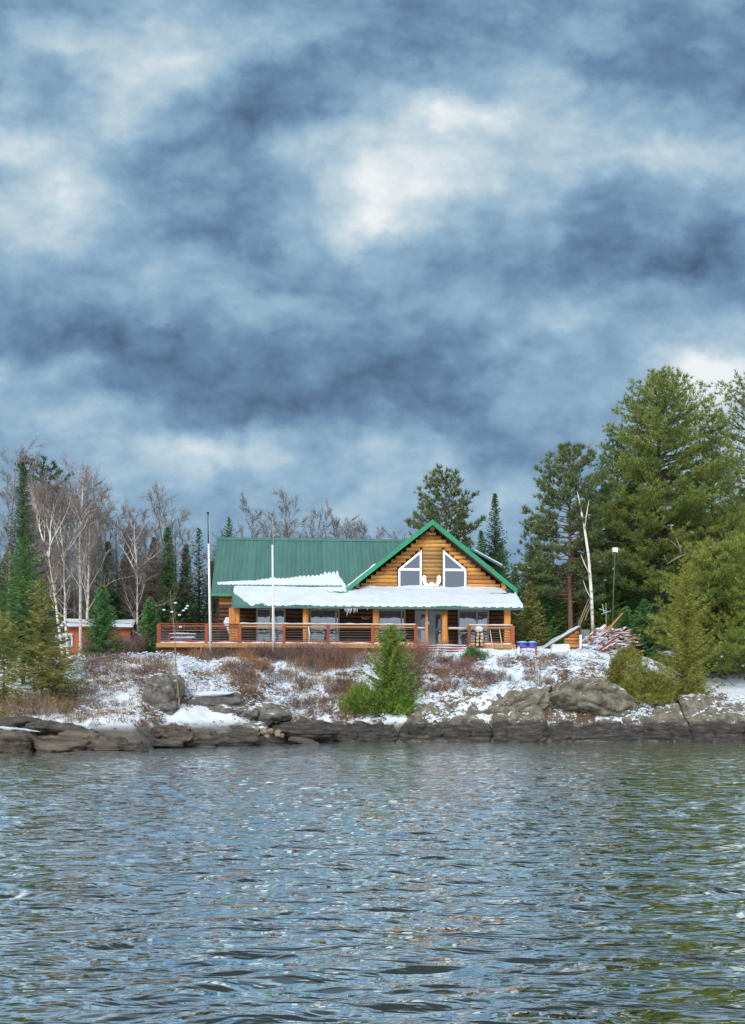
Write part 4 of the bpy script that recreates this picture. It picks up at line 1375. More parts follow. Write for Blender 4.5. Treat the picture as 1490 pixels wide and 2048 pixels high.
def pine(label, px, top_py, Y, env_px, m_, seed, kind='pine_tree', base_z=None, group=None, bark=None, lean=(0, 0), dead=0, snow=0, **kw):
    x = (px - CX) / F * Y
    bz = gz(x, Y) - .1 if base_z is None else base_z
    h = CAMZ + (HY - top_py) / F * Y - bz
    env = [(t, w / F * Y) for t, w in env_px]
    t = thing(kind, label, 'tree', (x, Y, bz), 0, group)
    r = np.random.default_rng(seed + 1)
    V, bm_ = pine_mesh(h, env, seed, **kw)
    mb = MB(); trunk_tube(mb, h * .98, max(.1, h * .016), r, wig=.05)
    mb.build('trunk', bark or M_bark, t, True)
    bm_.build('branches', bark or M_bark, t, True, fix=False)
    fast_mesh('crown', V, 3, m_, t)
    if snow:
        pick = V.reshape(-1, 3, 3)[r.integers(0, len(V) // 3, snow)][:, 0]
        fast_mesh('snow', blobs(pick, r.uniform(.05, .16, snow), r), 3, M_snow, t)['kind'] = 'stuff'
    if dead:
        mb = MB()
        for i in range(dead):
            a = r.uniform(math.pi, 2 * math.pi); zz = h * r.uniform(.38, .58); R = float(np.interp(zz / h, [e[0] for e in env], [e[1] for e in env])) * r.uniform(.75, 1.02)
            p = [(math.cos(a) * R * s, math.sin(a) * R * s, zz + .1 * math.sin(3 * s + i) - .1 * s) for s in (0, .35, .7, 1)]
            mb.tube(p, [.04, .03, .02, .008], 5)
            for q in range(7):
                s = r.uniform(.35, 1); b = Vector((math.cos(a) * R * s, math.sin(a) * R * s, zz))
                mb.tube([b, b + Vector((r.normal(0, .35), r.normal(0, .2), r.normal(0, .22)))], [.012, .005], 3, cap=False)
        mb.build('dead_branches', M_dead, t, True, fix=False)
    return t

def bare_mesh(h, seed, spread=.28, limbs=16, start=.35, twn=14, tlen=.62, tw=.024, up=.75, r0=None, lean=(0, 0), fork=False, sec=6):
    """returns wood MB, twig triangles"""
    r = np.random.default_rng(seed)
    mb = MB()
    r0 = r0 or h * .011
    TB, TD, TL = [], [], []
    def stem(p0, d0, ln, rad, wig, nseg=6, upw=.0):
        pts = [np.array(p0, float)]; d = norm(np.array(d0, float))
        for i in range(nseg):
            d = norm(d + r.normal(0, wig, 3) + np.array([0, 0, upw]))
            pts.append(pts[-1] + d * ln / nseg)
        mb.tube(pts, [rad * (1 - .8 * i / nseg) for i in range(nseg + 1)], 6 if rad > .04 else (4 if rad > .015 else 3), cap=False)
        return pts
    def at(pts, s):
        k = min(int(s * (len(pts) - 1)), len(pts) - 2); f = s * (len(pts) - 1) - k
        return pts[k] * (1 - f) + pts[k + 1] * f, norm(pts[k + 1] - pts[k])
    top = h * (.62 if fork else .96)
    main = [stem((0, 0, -.3), (lean[0] / h, lean[1] / h, 1), top + .3, r0, .035, 9)]
    if fork:
        p, d = main[0][-1], norm(main[0][-1] - main[0][-2])
        for q in range(2 + int(r.random() * 2)):
            main.append(stem(main[0][-2] * .5 + p * .5, d + r.normal(0, .28, 3) + np.array([0, 0, .25]), h - top, r0 * .5, .07, 6, .05))
    for mi, mp_ in enumerate(main):
        nl = limbs if mi == 0 else int(limbs * .6)
        for i in range(nl):
            s = (start if mi == 0 else .1) + (1 - (start if mi == 0 else .1)) * ((i + r.random()) / nl)
            p, d = at(mp_, min(s, .98))
            a = i * 2.4 + r.normal(0, .5)
            o = np.array([math.cos(a), math.sin(a), 0])
            ln = h * spread * (1.15 - .75 * s) * r.uniform(.6, 1.2)
            b = stem(p, o * (1 - up * .55) + np.array([0, 0, up]), ln, max(.010, r0 * .32 * (1.1 - s)), .14, 5, .06)
            for j in range(sec):
                s2 = .25 + .75 * (j + r.random()) / sec
                p2, d2 = at(b, min(s2, .97))
                l2 = ln * .5 * r.uniform(.5, 1.1)
                c = stem(p2, d2 + r.normal(0, .5, 3) + np.array([0, 0, .2]), l2, .010, .16, 3, .05)
                u = r.random(twn)
                for uu in u:
                    p3, d3 = at(c, .1 + .88 * uu)
                    TB.append(p3); TD.append(d3 + r.normal(0, .45, 3) + np.array([0, 0, .18])); TL.append(tlen * r.uniform(.5, 1.2))
    B, D, Ln = np.array(TB), norm(np.array(TD)), np.array(TL)
    V = blades(B, D, Ln, tw * r.uniform(.7, 1.2, len(B)), r)
    B2 = B + D * (Ln * r.uniform(.3, .8, len(B)))[:, None]
    D2 = norm(D + r.normal(0, .6, D.shape))
    V = np.concatenate([V, blades(B2, D2, Ln * .6, np.full(len(B), tw * .7), r)])
    return mb, V
def bare_tree(label, px, top_py, Y, seed, wood, twig, kind='bare_tree', base_py=None, group=None, lean_px=0, **kw):
    x = (px - CX) / F * Y
    bz = gz(x, Y) - .1
    h = CAMZ + (HY - top_py) / F * Y - bz
    t = thing(kind, label, 'tree', (x, Y, bz), 0, group)
    mb, V = bare_mesh(h, seed, lean=(lean_px / F * Y, 0), **kw)
    mb.build('trunk', wood, t, True, fix=False)
    fast_mesh('crown', V, 3, twig, t)
    return t

# ---- right hand pines
pine('tallest feathery white pine on the right with brown dead limbs midway', 1318, 757, 79, [(.15, 88), (.3, 142), (.45, 145), (.6, 120), (.75, 98), (.87, 68), (.95, 36), (1, 8)], M_white_pine, 101, n_br=270, asym=(.08, 0), dead=16, tufts=1.2, snow=60)
pine('full white pine just left of the tallest one, its top lower', 1235, 880, 82, [(.15, 80), (.35, 95), (.6, 75), (.8, 48), (.95, 25), (1, 8)], M_pine_bluish, 102, n_br=130)
pine('white pine with rounded shoulders between the tallest pine and the right edge', 1425, 832, 77, [(.1, 80), (.3, 92), (.5, 80), (.7, 56), (.88, 34), (1, 8)], M_white_pine, 103, n_br=150, snow=90)
pine('tall white pine cut by the right picture edge', 1512, 755, 80, [(.1, 80), (.3, 110), (.5, 105), (.7, 85), (.85, 75), (1, 15)], M_white_pine, 104, n_br=140, snow=60)
pine('lush low white pine in front of the others at the right edge', 1440, 1098, 69, [(.02, 105), (.2, 125), (.5, 105), (.75, 75), (.92, 40), (1, 12)], M_lush_pine, 105, n_br=210, start=.05, tufts=1.4, snow=70)
pine('second lush pine half out of frame at the right edge', 1530, 1010, 72, [(.02, 105), (.3, 125), (.6, 95), (.85, 50), (1, 12)], M_lush_pine, 106, n_br=150, start=.08, snow=40)
pine('open crowned red pine with upright tufts left of the white birch trunk', 1140, 903, 77, [(.2, 78), (.35, 96), (.5, 88), (.65, 78), (.8, 60), (.93, 34), (1, 14)], M_red_pine, 107, n_br=120, tl=.40, tw=.055, k=14, up=1.0, start=.22, tufts=.95, bark=M_pinebark, gapf=.06, snow=110)
pine('round topped red pine showing behind the gable', 892, 955, 92, [(.3, 50), (.5, 78), (.65, 70), (.8, 52), (.93, 36), (1, 20)], M_red_pine, 108, n_br=105, tl=.42, tw=.06, k=13, up=1.0, start=.3, tufts=.8, bark=M_pinebark, gapf=.08)
conifer('slim pointed spruce right of the red pine behind the gable', 990, 988, 90, 52, M_spruce, 109, nb=300, power=.85, droop=-.1, dens=6, width=.09, blade=.36)
conifer('small dark fir standing beside the slim spruce behind the roof', 962, 1062, 88, 40, M_spruce_green, 110, nb=220, dens=6, width=.09)
pine('sparse young pine at the right of the house with upswept tips', 1062, 1052, 88, [(.1, 50), (.4, 48), (.7, 28), (.9, 14), (1, 5)], M_red_pine, 111, n_br=46, tl=.36, tw=.05, k=10, up=.9, start=.2)
conifer('dark fir between the lumber pile and the tallest pine', 1288, 1200, 70.5, 42, M_spruce_green, 112, nb=240, base=.02, width=.07)
conifer('tall narrow yellow green cedar at the foot of the right pines', 1372, 1128, 62.8, 52, M_cedar, 113, kind='cedar_tree', nb=300, base=.0, power=.62, droop=.25, lift=.3, blade=.34, width=.05, dens=8, ragged=.6, flat=1.3)
conifer('mid green fir left of the birch trunk behind the woodshed', 1096, 1118, 79, 48, M_spruce_green, 114, nb=260, width=.085, dens=6, ragged=.4)
conifer('olive hemlock behind the red pine trunk', 1150, 1095, 79.5, 52, M_hemlock, 115, kind='hemlock_tree', nb=230, width=.08, dens=6, ragged=.5)
conifer('low olive hemlock filling the gap right of the house corner', 1060, 1165, 77, 40, M_hemlock, 116, kind='hemlock_tree', nb=220, width=.075, dens=6, ragged=.5)
conifer('green fir right of the white birch trunk behind the lumber pile', 1214, 1110, 79, 46, M_fir, 117, nb=260, width=.08, dens=6, ragged=.45)
conifer('small frosted green fir behind the right end of the lumber pile', 1252, 1215, 72, 34, M_spruce_green, 118, nb=180, width=.06, ragged=.5)
# ---- left hand trees
conifer('tall dark pointed spruce near the left edge, lower boughs yellow green', 46, 926, 57, 80, M_spruce, 121, nb=330, base=.12, power=1.15, ragged=.5, width=.06)
conifer('broad olive hemlock below the tall pointed spruce', 84, 1160, 53.5, 66, M_hemlock, 122, kind='hemlock_tree', nb=150, base=.10, power=.75, ragged=.65, blade=.36, droop=-.4, width=.055)
conifer('bright green fir in front of the tall pointed spruce', 46, 1075, 55, 74, M_spruce_green, 123, nb=190, base=.15, power=.8, ragged=.55, blade=.36, width=.06)
conifer('drooping olive hemlock at the left picture edge by the rocks', 8, 1225, 50.5, 74, M_hemlock, 124, kind='hemlock_tree', nb=120, base=.05, power=.6, ragged=.7, blade=.36, droop=-.55, width=.05)
conifer('low brownish hemlock hanging over the snowy slope', 112, 1296, 51.6, 66, M_hemlock, 125, kind='hemlock_tree', nb=95, base=.05, power=.5, ragged=.7, blade=.34, droop=-.6, width=.05)
pine('dark flat topped pine far behind the left birches', 84, 938, 88, [(.5, 20), (.7, 42), (.85, 48), (.95, 36), (1, 22)], M_spruce, 126, n_br=60, start=.5, tl=.36, tw=.06, k=12)
bare_tree('tall grey bare tree at the left picture edge', 16, 882, 76, 131, M_twig_grey, M_twig_grey, limbs=20, spread=.26, start=.4)
bare_tree('leaning white birch forking high above the red cabin', 128, 968, 69, 132, M_birch, M_twig_red, kind='birch_tree', limbs=12, spread=.26, start=.45, lean_px=-52, fork=True, up=.95, r0=.135)
bare_tree('straight white birch with two stems behind the red cabin', 136, 985, 70.5, 133, M_birch, M_twig_grey, kind='birch_tree', limbs=14, spread=.28, start=.35, lean_px=6, fork=True, r0=.13)
bare_tree('slim white birch with wide twiggy crown right of the two stemmed one', 160, 960, 72, 134, M_birch, M_twig_red, kind='birch_tree', limbs=18, spread=.34, start=.35, lean_px=-6, r0=.13)
bare_tree('white birch with a long limb reaching right behind the cabin', 172, 1010, 74, 135, M_birch, M_twig_grey, kind='birch_tree', limbs=14, spread=.4, start=.3, lean_px=8, r0=.12)
bare_tree('lone pale birch standing right of the red cabin', 276, 1038, 77, 136, M_birch, M_twig_grey, kind='birch_tree', limbs=14, spread=.3, start=.3, lean_px=-12, fork=True, r0=.13)
bare_tree('grey bare tree with a round crown left of the flagpoles', 332, 990, 88, 137, M_twig_grey, M_twig_grey, limbs=20, spread=.32, start=.45)
bare_tree('reddish bare tree right behind the leaning birch', 105, 925, 84, 138, M_twig_grey, M_twig_grey, limbs=18, spread=.3, start=.4)
bare_tree('wide reddish crown over the right end of the red cabin', 205, 968, 82, 139, M_twig_grey, M_twig_red, limbs=18, spread=.34, start=.4)
for k, (px, top, lab) in enumerate(((512, 1012, 'thin grey tree above the left end of the roof ridge'), (580, 1003, 'broad grey bare tree above the roof between the flagpole and the gable'), (642, 1028, 'grey bare tree right of the broad one above the roof'), (692, 1048, 'low twiggy tree above the middle of the ridge'), (752, 1052, 'small twiggy tree above the ridge near the gable'))):
    bare_tree(lab, px, top, 98 + k, 141 + k, M_twig_grey, M_twig_grey, limbs=18, spread=.32, start=.4, tw=.03)
conifer('open topped spruce tip left of the left end of the roof ridge', 458, 1036, 92, 48, M_spruce_green, 151, nb=170, power=.8, ragged=.4, width=.1)
conifer('slender dark green fir in the row left of the house', 336, 1056, 80, 26, M_spruce_green, 152, nb=300, power=.6, width=.08)
conifer('spire shaped fir nearest the left flagpole', 372, 1090, 81, 26, M_spruce, 153, nb=260, power=.7, width=.08)
conifer('spruce with stiff open branches behind the left flagpole', 398, 1058, 84, 34, M_spruce, 154, nb=110, power=.8, ragged=.3, width=.09, dens=6)
conifer('narrow brown larch with a sharp tip behind the lone birch', 256, 1055, 86, 24, M_brown_crown, 155, kind='larch_tree', nb=260, power=.6, width=.08)
conifer('second brown larch beside the slender fir', 308, 1076, 85, 28, M_brown_crown, 156, kind='larch_tree', nb=260, power=.6, width=.08)
conifer('blue green spruce growing in front of the red cabin', 205, 1172, 66, 42, M_spruce_green, 157, nb=300, base=.03, power=.8, width=.06, blade=.3)
conifer('broad dark spruce right above the cabin roof', 215, 1085, 80, 44, M_spruce, 158, nb=260, power=.75, width=.08)
conifer('small green spruce at the left end of the deck', 300, 1196, 73.5, 30, M_spruce_green, 159, nb=240, base=.02, power=.75, width=.065)
# ---- young evergreens on the bank
conifer('small bushy bright green fir standing alone on the bank before the house', 783, 1252, 60.4, 52, M_fir, 161, kind='fir_tree', nb=340, base=.0, power=.6, droop=.0, lift=.35, blade=.25, width=.045, dens=10, ragged=.5, flat=1.0)
def evergreen_bush(label, px, py, Y, sx, sz, m_, seed, n=1500, name='evergreen_bush'):
    r = np.random.default_rng(seed)
    p = P(px, py, Y)
    u = norm(r.normal(size=(n, 3))); u[:, 2] = np.abs(u[:, 2])
    rad = r.uniform(.35, 1.0, n) ** .6 * (1 + .6 * fbm(u * 2.6 + seed, 3, seed))
    B = u * rad[:, None] * np.array([sx, sx * .8, sz])
    D = norm(u * .7 + r.normal(0, .45, u.shape) + np.array([0, 0, .45]))
    V = []
    for q in range(5):
        V.append(blades(B + r.normal(0, .06, B.shape), norm(D + r.normal(0, .45, D.shape)), r.uniform(.16, .36, n), np.full(n, .045), r))
    t = thing(name, label, 'bush', (p.x, Y, gz(p.x, Y) - .1))
    mb = MB()
    for q in range(7):
        a = q * .9; mb.tube([(0, 0, -.2), (math.cos(a) * sx * .4, math.sin(a) * sx * .3, sz * .4), (math.cos(a) * sx * .75, math.sin(a) * sx * .6, sz * .75)], [.04, .025, .01], 5)
    mb.build('stem', M_bark, t, True, fix=False)
    fast_mesh('foliage', np.concatenate(V), 3, m_, t)
    return t
evergreen_bush('spreading green juniper skirt at the left foot of the small fir', 728, 1402, 60.0, 1.25, 1.55, M_fir, 171, 1500)
evergreen_bush('dense low green bush at the right foot of the small fir', 792, 1404, 59.9, 1.05, 1.1, M_fir, 172, 1300)
evergreen_bush('low rounded cedar bush on the bare red needles of the right shore', 1296, 1418, 61.6, 1.5, 2.3, M_cedar, 173, 2600)
evergreen_bush('small cedar bush left of the rounded one on the snow edge', 1238, 1368, 63.2, .85, 1.7, M_cedar, 174, 1000)
evergreen_bush('cedar skirt at the foot of the tall narrow cedar', 1380, 1418, 62.2, 1.25, 1.8, M_cedar, 175, 1600)
evergreen_bush('dark juniper at the top of the steps by the railing', 948, 1306, 65.6, .75, .7, M_spruce_green, 176, 500)
evergreen_bush('olive bush below the lumber pile', 1258, 1318, 66.6, .8, 1.0, M_cedar, 177, 700)

# ---- backdrop woods: copies of a few kinds
fill = [conifer('dark spruce in the woods behind the house', -60, 1080, 96, 60, M_spruce, 201, nb=230, width=.11, dens=5, blade=.42, group='dark spruces in the woods behind'),
        conifer('green fir in the woods behind the house', -20, 1100, 98, 62, M_spruce_green, 202, nb=230, width=.11, dens=5, blade=.42, group='green firs in the woods behind'),
        conifer('brown larch in the woods behind the cabin', 20, 1090, 97, 55, M_brown_crown, 203, kind='larch_tree', nb=240, width=.10, dens=5, blade=.42, group='brown larches in the woods behind')]
fillb = [bare_tree('grey bare tree in the woods behind', 60, 1030, 97, 204, M_twig_grey, M_twig_grey, limbs=18, spread=.32, start=.25, tw=.03, group='grey bare trees in the woods behind'),
         bare_tree('reddish bare tree in the woods behind', 150, 1050, 95, 205, M_twig_red, M_twig_red, limbs=20, spread=.34, start=.15, tw=.03, group='reddish bare trees in the woods behind')]
def refill(src, px, top, Y, src_h):
    x = (px - CX) / F * Y; bz = gz(x, Y) - .2
    h = CAMZ + (HY - top) / F * Y - bz
    copy_tree(src, (x, Y, bz), random.uniform(0, 6.28), (h / src_h * random.uniform(.9, 1.2),) * 2 + (h / src_h,))
def src_height(px, top, Y):
    x = (px - CX) / F * Y
    return CAMZ + (HY - top) / F * Y - gz(x, Y) + .1
FH = [src_height(-60, 1080, 96), src_height(-20, 1100, 98), src_height(20, 1090, 97)]
BH = [src_height(60, 1030, 97), src_height(150, 1050, 95)]
rf = random.Random(5)
for px in range(-170, 440, 27):
    k = rf.choice((0, 1, 2, 2, 0)); refill(fill[k], px + rf.uniform(-12, 12), rf.uniform(1085, 1190), rf.uniform(84, 100), FH[k])
for px in range(90, 440, 32):
    k = rf.choice((0, 1, 1)); refill(fillb[k], px + rf.uniform(-12, 12), rf.uniform(1065, 1165), rf.uniform(80, 92), BH[k])
for px in range(-120, 460, 26):
    k = rf.choice((0, 1, 2)); refill(fill[k], px + rf.uniform(-12, 12), rf.uniform(1180, 1235), rf.uniform(80, 88), FH[k])
for px in range(450, 1000, 42):
    k = rf.choice((0, 1, 0)); refill(fill[k], px + rf.uniform(-12, 12), rf.uniform(1075, 1110), rf.uniform(102, 112), FH[k])
for px in range(470, 830, 45):
    refill(fillb[0], px + rf.uniform(-12, 12), rf.uniform(1050, 1075), rf.uniform(104, 112), BH[0])
for px in range(1010, 1250, 24):
    k = rf.choice((0, 1, 0, 1, 2)); refill(fill[k], px + rf.uniform(-10, 10), rf.uniform(1090, 1165), rf.uniform(86, 98), FH[k])
for px in range(1030, 1260, 28):
    k = rf.choice((0, 1, 1)); refill(fill[k], px + rf.uniform(-10, 10), rf.uniform(1165, 1225), rf.uniform(80, 85), FH[k])
for px in range(1220, 1760, 38):
    k = rf.choice((0, 1, 1)); refill(fill[k], px + rf.uniform(-12, 12), rf.uniform(960, 1100), rf.uniform(92, 104), FH[k])
for px in range(1260, 1640, 36):
    k = rf.choice((1, 0, 1)); refill(fill[k], px + rf.uniform(-12, 12), rf.uniform(1120, 1240), rf.uniform(78, 88), FH[k])
for px, top in ((58, 985), (92, 1000), (118, 990), (148, 975), (182, 985), (215, 1000), (240, 1030), (300, 1040), (355, 1035), (70, 1030), (195, 1030)):
    refill(fillb[0], px, top, rf.uniform(78, 87), BH[0])
# ---- white birch on the right, dead snag, sapling
def trunk_thing(name, label, pts, rads, m_, cat='tree', extra=(), part='trunk'):
    b = Vector(pts[0])
    t = thing(name, label, cat, b)
    mb = MB(); mb.tube([Vector(p) - b for p in pts], rads, 8); mb.build(part, m_, t, True, fix=False)
    for nm, pp, rr in extra:
        mb = MB(); mb.tube([Vector(p) - b for p in pp], rr, 6); mb.build(nm, m_, t, True, fix=False)
    return t
trunk_thing('birch_tree', 'white birch trunk rising before the red pine at the lumber pile', [P(1187, 1290, 73.2), P(1183, 1190, 73.4), P(1177, 1110, 73.8), P(1168, 1050, 74.3), P(1159, 1005, 74.8), P(1153, 975, 75.4)], [.13, .12, .10, .085, .06, .02], M_birch,
            extra=[('branch', [P(1169, 1060, 74.2), P(1173, 1030, 74), P(1178, 1000, 74)], [.06, .04, .015]), ('branch', [P(1180, 1150, 72.6), P(1170, 1130, 72.4), P(1162, 1110, 72.3)], [.05, .035, .02]),
                   ('branch', [P(1183, 1200, 72.6), P(1173, 1180, 72.4), P(1166, 1160, 72.3)], [.04, .03, .01])])
trunk_thing('dead_snag', 'bleached forked dead limb against the dark right pines', [P(1334, 1128, 70), P(1350, 1118, 70), P(1362, 1112, 70), P(1376, 1108, 70)], [.03, .05, .07, .08], M_dead,
            extra=[('branch', [P(1362, 1112, 70), P(1360, 1095, 70), P(1352, 1075, 70)], [.055, .045, .02]), ('branch', [P(1360, 1100, 70), P(1348, 1088, 70), P(1340, 1080, 70)], [.04, .03, .012]),
                   ('branch', [P(1336, 1126, 70), P(1330, 1116, 70), P(1328, 1108, 70)], [.025, .02, .01]), ('branch', [P(1376, 1108, 70), P(1392, 1120, 70.5), P(1400, 1180, 71), P(1402, 1300, 71.5)], [.08, .09, .11, .13])])
sx = P(359, 1440, 54.0)
t = bare_tree('thin bare sapling with snow clumps before the left deck', 359, 1172, 54.3, 181, M_dead, M_dead, kind='sapling', limbs=11, spread=.24, start=.5, up=1.1, twn=2, tlen=.3, sec=2, r0=.05, tw=.015)
for k, (px, py) in enumerate(((351, 1206), (328, 1220), (344, 1224), (372, 1217), (367, 1221), (359, 1230), (375, 1212), (361, 1254))):
    p = P(px, py, 54.2); v = np.array(_ICO[3][0]) * np.array([.09, .07, .055])
    o = mesh_obj('snow_clump', v, _ICO[3][1], M_snow, t, True); o.location = p - t.location
# ================================================================== red cabin on the left
M_red = mat('red_cabin_paint', (.36, .085, .04), (.46, .13, .06), scale=2, rough=.7, stretch=(3, 3, .5), objrand=.15)
M_redd = mat('red_trim', (.22, .03, .03), (.30, .05, .05), scale=2, rough=.7)
CY = 74.0
cz = gz((195 - CX) / F * CY, CY) - .1
cabin = thing('red_cabin', 'small red plank cabin under a snow covered roof left of the house', 'cabin', ((195 - CX) / F * CY, CY, cz), math.radians(8))
def cp(name, mb, m_, parent=None, smooth=False): return mb.build(name, m_, parent or cabin, smooth)
CW, CD, CH = 2.35, 3.2, 2.05
wz = CAMZ + (HY - 1255) / F * CY - cz
k = 0
x = -CW
while x < CW - .02:
    mb = MB(); mb.box(x + .006, min(x + .235, CW), -.03, .0, -.5, wz + .05 + (.0)); cp('plank', mb, M_red); x += .24
mb = MB(); mb.box(-CW, CW, .01, CD, -.5, wz + .35); cp('wall_core', mb, M_redd)
y = 0.0
while y < CD:
    mb = MB(); mb.box(CW, CW + .03, y, y + .235, -.5, wz + .05 + .5 * min(y, CD - y) * .6); cp('plank', mb, M_red); y += .24
mb = MB(); mb.slab((-CW - .3, -.45, wz - .05), (CW + .25, -.45, wz - .05), (CW + .25, 1.7, wz + .62), (-CW - .3, 1.7, wz + .62), (0, 0, .07)); cp('roof', mb, M_redd)
mb = MB(); mb.slab((-CW - .3, CD + .4, wz + .0), (CW + .25, CD + .4, wz + .0), (CW + .25, 1.7, wz + .62), (-CW - .3, 1.7, wz + .62), (0, 0, .07)); cp('roof', mb, M_redd)
X, T = np.meshgrid(np.linspace(-CW - .32, CW + .26, 60), np.linspace(0, 1, 14))
edge = np.sqrt(np.clip(np.minimum(np.minimum(T, 1.02 - T) * 12, np.minimum(X + CW + .32, CW + .26 - X) * 6), 0, 1))
Zs = wz + .02 + .67 * T + edge * (.12 + .05 * fbm(np.stack([X.ravel(), T.ravel() * 3, X.ravel() * 0], -1), 3, 2).reshape(X.shape))
grid_mesh('roof_snow', np.stack([X, -.47 + 2.2 * T, Zs], -1), M_snow, cabin, True)
def cabx(px): return ((px - CX) / F * CY - cabin.location.x)
w0, w1 = cabx(114), cabx(147)
zb, zt = CAMZ + (HY - 1295) / F * CY - cz, CAMZ + (HY - 1268) / F * CY - cz
poly = [(w0, zb), (w1, zb), (w1, zt), (w0, zt)]
window(poly, M_white, M_glass, .08, -.13, [((w0 + w1) / 2 - .03, (w0 + w1) / 2 + .03, zb + .05, zt - .05)], parent=cabin)
# lean-to on its right side
mb = MB(); mb.slab((CW + .05, .2, wz - .15), (CW + 1.25, .2, wz - .85), (CW + 1.25, 2.4, wz - .85), (CW + .05, 2.4, wz - .15), (0, 0, .10)); cp('lean_to_roof', mb, M_snow)
mb = MB(); mb.box(CW + 1.1, CW + 1.2, .3, .4, -.6, wz - .9); cp('lean_to_post', mb, M_redd)
for q in range(3):
    mb = MB(); mb.box(CW + .05, CW + 1.2, .25, .29, wz - 1.25 - q * .28, wz - 1.1 - q * .28); cp('slat', mb, M_redd)

# ================================================================== flagpoles
M_pole = mat('white_pole', (.62, .66, .64), (.74, .76, .74), scale=2, rough=.4)
M_black = mat('black_metal', (.012, .012, .014), (.02, .02, .022), rough=.5)
def flagpole(label, pxt, pyt, pxb, pyb, Y, dark_top):
    b, tp = P(pxb, pyb, Y), P(pxt, pyt + 6, Y)
    b.z = gz(b.x, Y) - .3
    t = thing('flagpole', label, 'flagpole', b, 0, 'flagpoles in front of the house')
    d = tp - b
    m_ = d * .80
    mb = MB(); mb.tube([(0, 0, 0), tuple(d * .4), tuple(m_)], [.078, .066, .05], 10); mb.build('pole', M_pole, t, True)
    mb = MB(); mb.tube([tuple(m_), tuple(d)], [.047, .032], 8); mb.build('pole_tip', M_black if dark_top else M_cable, t, True)
    mb = MB(); mb.tube([tuple(d + Vector((0, 0, .02 * i - .0))) for i in range(8)], [.02, .06, .085, .095, .095, .085, .06, .01], 10); mb.build('ball', M_black if dark_top else M_cable, t, True)
    mb = MB(); mb.tube([tuple(Vector((.09, -.05, 1.3))), tuple(d * .98 + Vector((.05, -.05, 0)))], .008, 4); mb.build('halyard', M_white, t)
    mb = MB(); mb.box(.05, .12, -.08, -.02, 1.25, 1.45); mb.build('cleat', M_cable, t)
flagpole('left flagpole with a dark tip and black ball', 416, 1022, 421, 1312, 65.2, True)
flagpole('right flagpole, plain pale pole with a small grey ball', 544, 1024, 547, 1305, 65.6, False)
for k, (px, py, s) in enumerate(((402, 1302, .5), (409, 1300, .55))):
    p = P(px, py, 64.6)
    mb = MB(); mb.box(p.x - .06, p.x + .06, 64.55, 64.65, gz(p.x, 64.6) - .2, p.z + s * .5)
    o = mb.build('wooden_stake', M_deckb, None); tag(o, ('left', 'right')[k] + ' one of two short grey stakes at the foot of the left flagpole', 'stake', 'stakes by the left flagpole')

# ================================================================== things on the deck
def on_house(name, label, cat, px, py, c, rz=0.0, group=None):
    x, z = H(px, py, c)
    w = Matrix.Rotation(TH, 4, 'Z') @ Vector((x, c, 0))
    t = thing(name, label, cat, (HX0 + w.x, HY0 + w.y, HZ0 - .02), TH + rz, group)
    return t
M_table = mat('maroon_table', (.10, .025, .03), (.16, .05, .05), scale=3, rough=.7)
tb = on_house('picnic_table', 'dark picnic table with snow on its top and benches on the left deck', 'table', 366, 1280, -.6)
for q in range(4):
    mb = MB(); mb.box(-1.0, 1.0, -.36 + q * .185, -.36 + q * .185 + .17, .72, .76); mb.build('plank', M_table, tb)
for s in (-1, 1):
    mb = MB(); mb.box(-1.0, 1.0, s * .75 - .13, s * .75 + .13, .42, .46); mb.build('bench', M_table, tb)
    for e in (-.75, .75):
        mb = MB(); mb.tube([(e, s * .7, .0), (e, s * .2, .72)], .05, 6); mb.build('leg', M_table, tb)
    mb = MB(); mb.tube([(s * .75, -.75, .38), (s * .75, .75, .38)], .045, 6); mb.build('brace', M_table, tb)
def snow_slab(x0, x1, y0, y1, z, th, parent, seed=1, name='snow_cap'):
    X, Yg = np.meshgrid(np.linspace(x0, x1, 24), np.linspace(y0, y1, 8))
    e = np.sqrt(np.clip(np.minimum(np.minimum(X - x0, x1 - X), np.minimum(Yg - y0, y1 - Yg)) / .07, 0, 1))
    Z = z - .01 + e * th * (1 + .4 * fbm(np.stack([X.ravel() * 2, Yg.ravel() * 2, X.ravel() * 0 + seed], -1), 2, seed).reshape(X.shape))
    return grid_mesh(name, np.stack([X, Yg, Z], -1), M_snow, parent, True)
snow_slab(-.95, 1.0, -.36, .36, .76, .10, tb, 1)
snow_slab(-.8, .95, -.87, -.63, .46, .10, tb, 2)
snow_slab(-.95, .9, .63, .87, .46, .10, tb, 3)
gr = on_house('barbecue_grill', 'dark covered barbecue grill heaped with snow at the left corner of the house', 'grill', 452, 1280, -1.1)
v = _ICO[4][0] if 4 in _ICO else ico(4)[0]
mb = MB(); mb.box(-.40, .30, -.3, .3, .05, .80); mb.build('cabinet', M_black, gr)
mesh_obj('cover', v * np.array([.42, .38, .45]) + np.array([-.08, -.02, 1.05]), _ICO[4][1], mat('maroon_cover', (.05, .018, .03), (.08, .03, .045), rough=.7), gr, True)
W = v * np.array([.34, .34, .62]); W = W * (1 + .16 * fbm(v * 2.0, 3, 5))[:, None] + np.array([.18, -.06, 1.30])
mesh_obj('snow_heap', W, _ICO[4][1], M_snow, gr, True)
for e in (-.3, .25):
    mb = MB(); mb.tube([(e, -.32, .1), (e + .001, -.26, .1)], .09, 10); mb.build('wheel', M_black, gr)
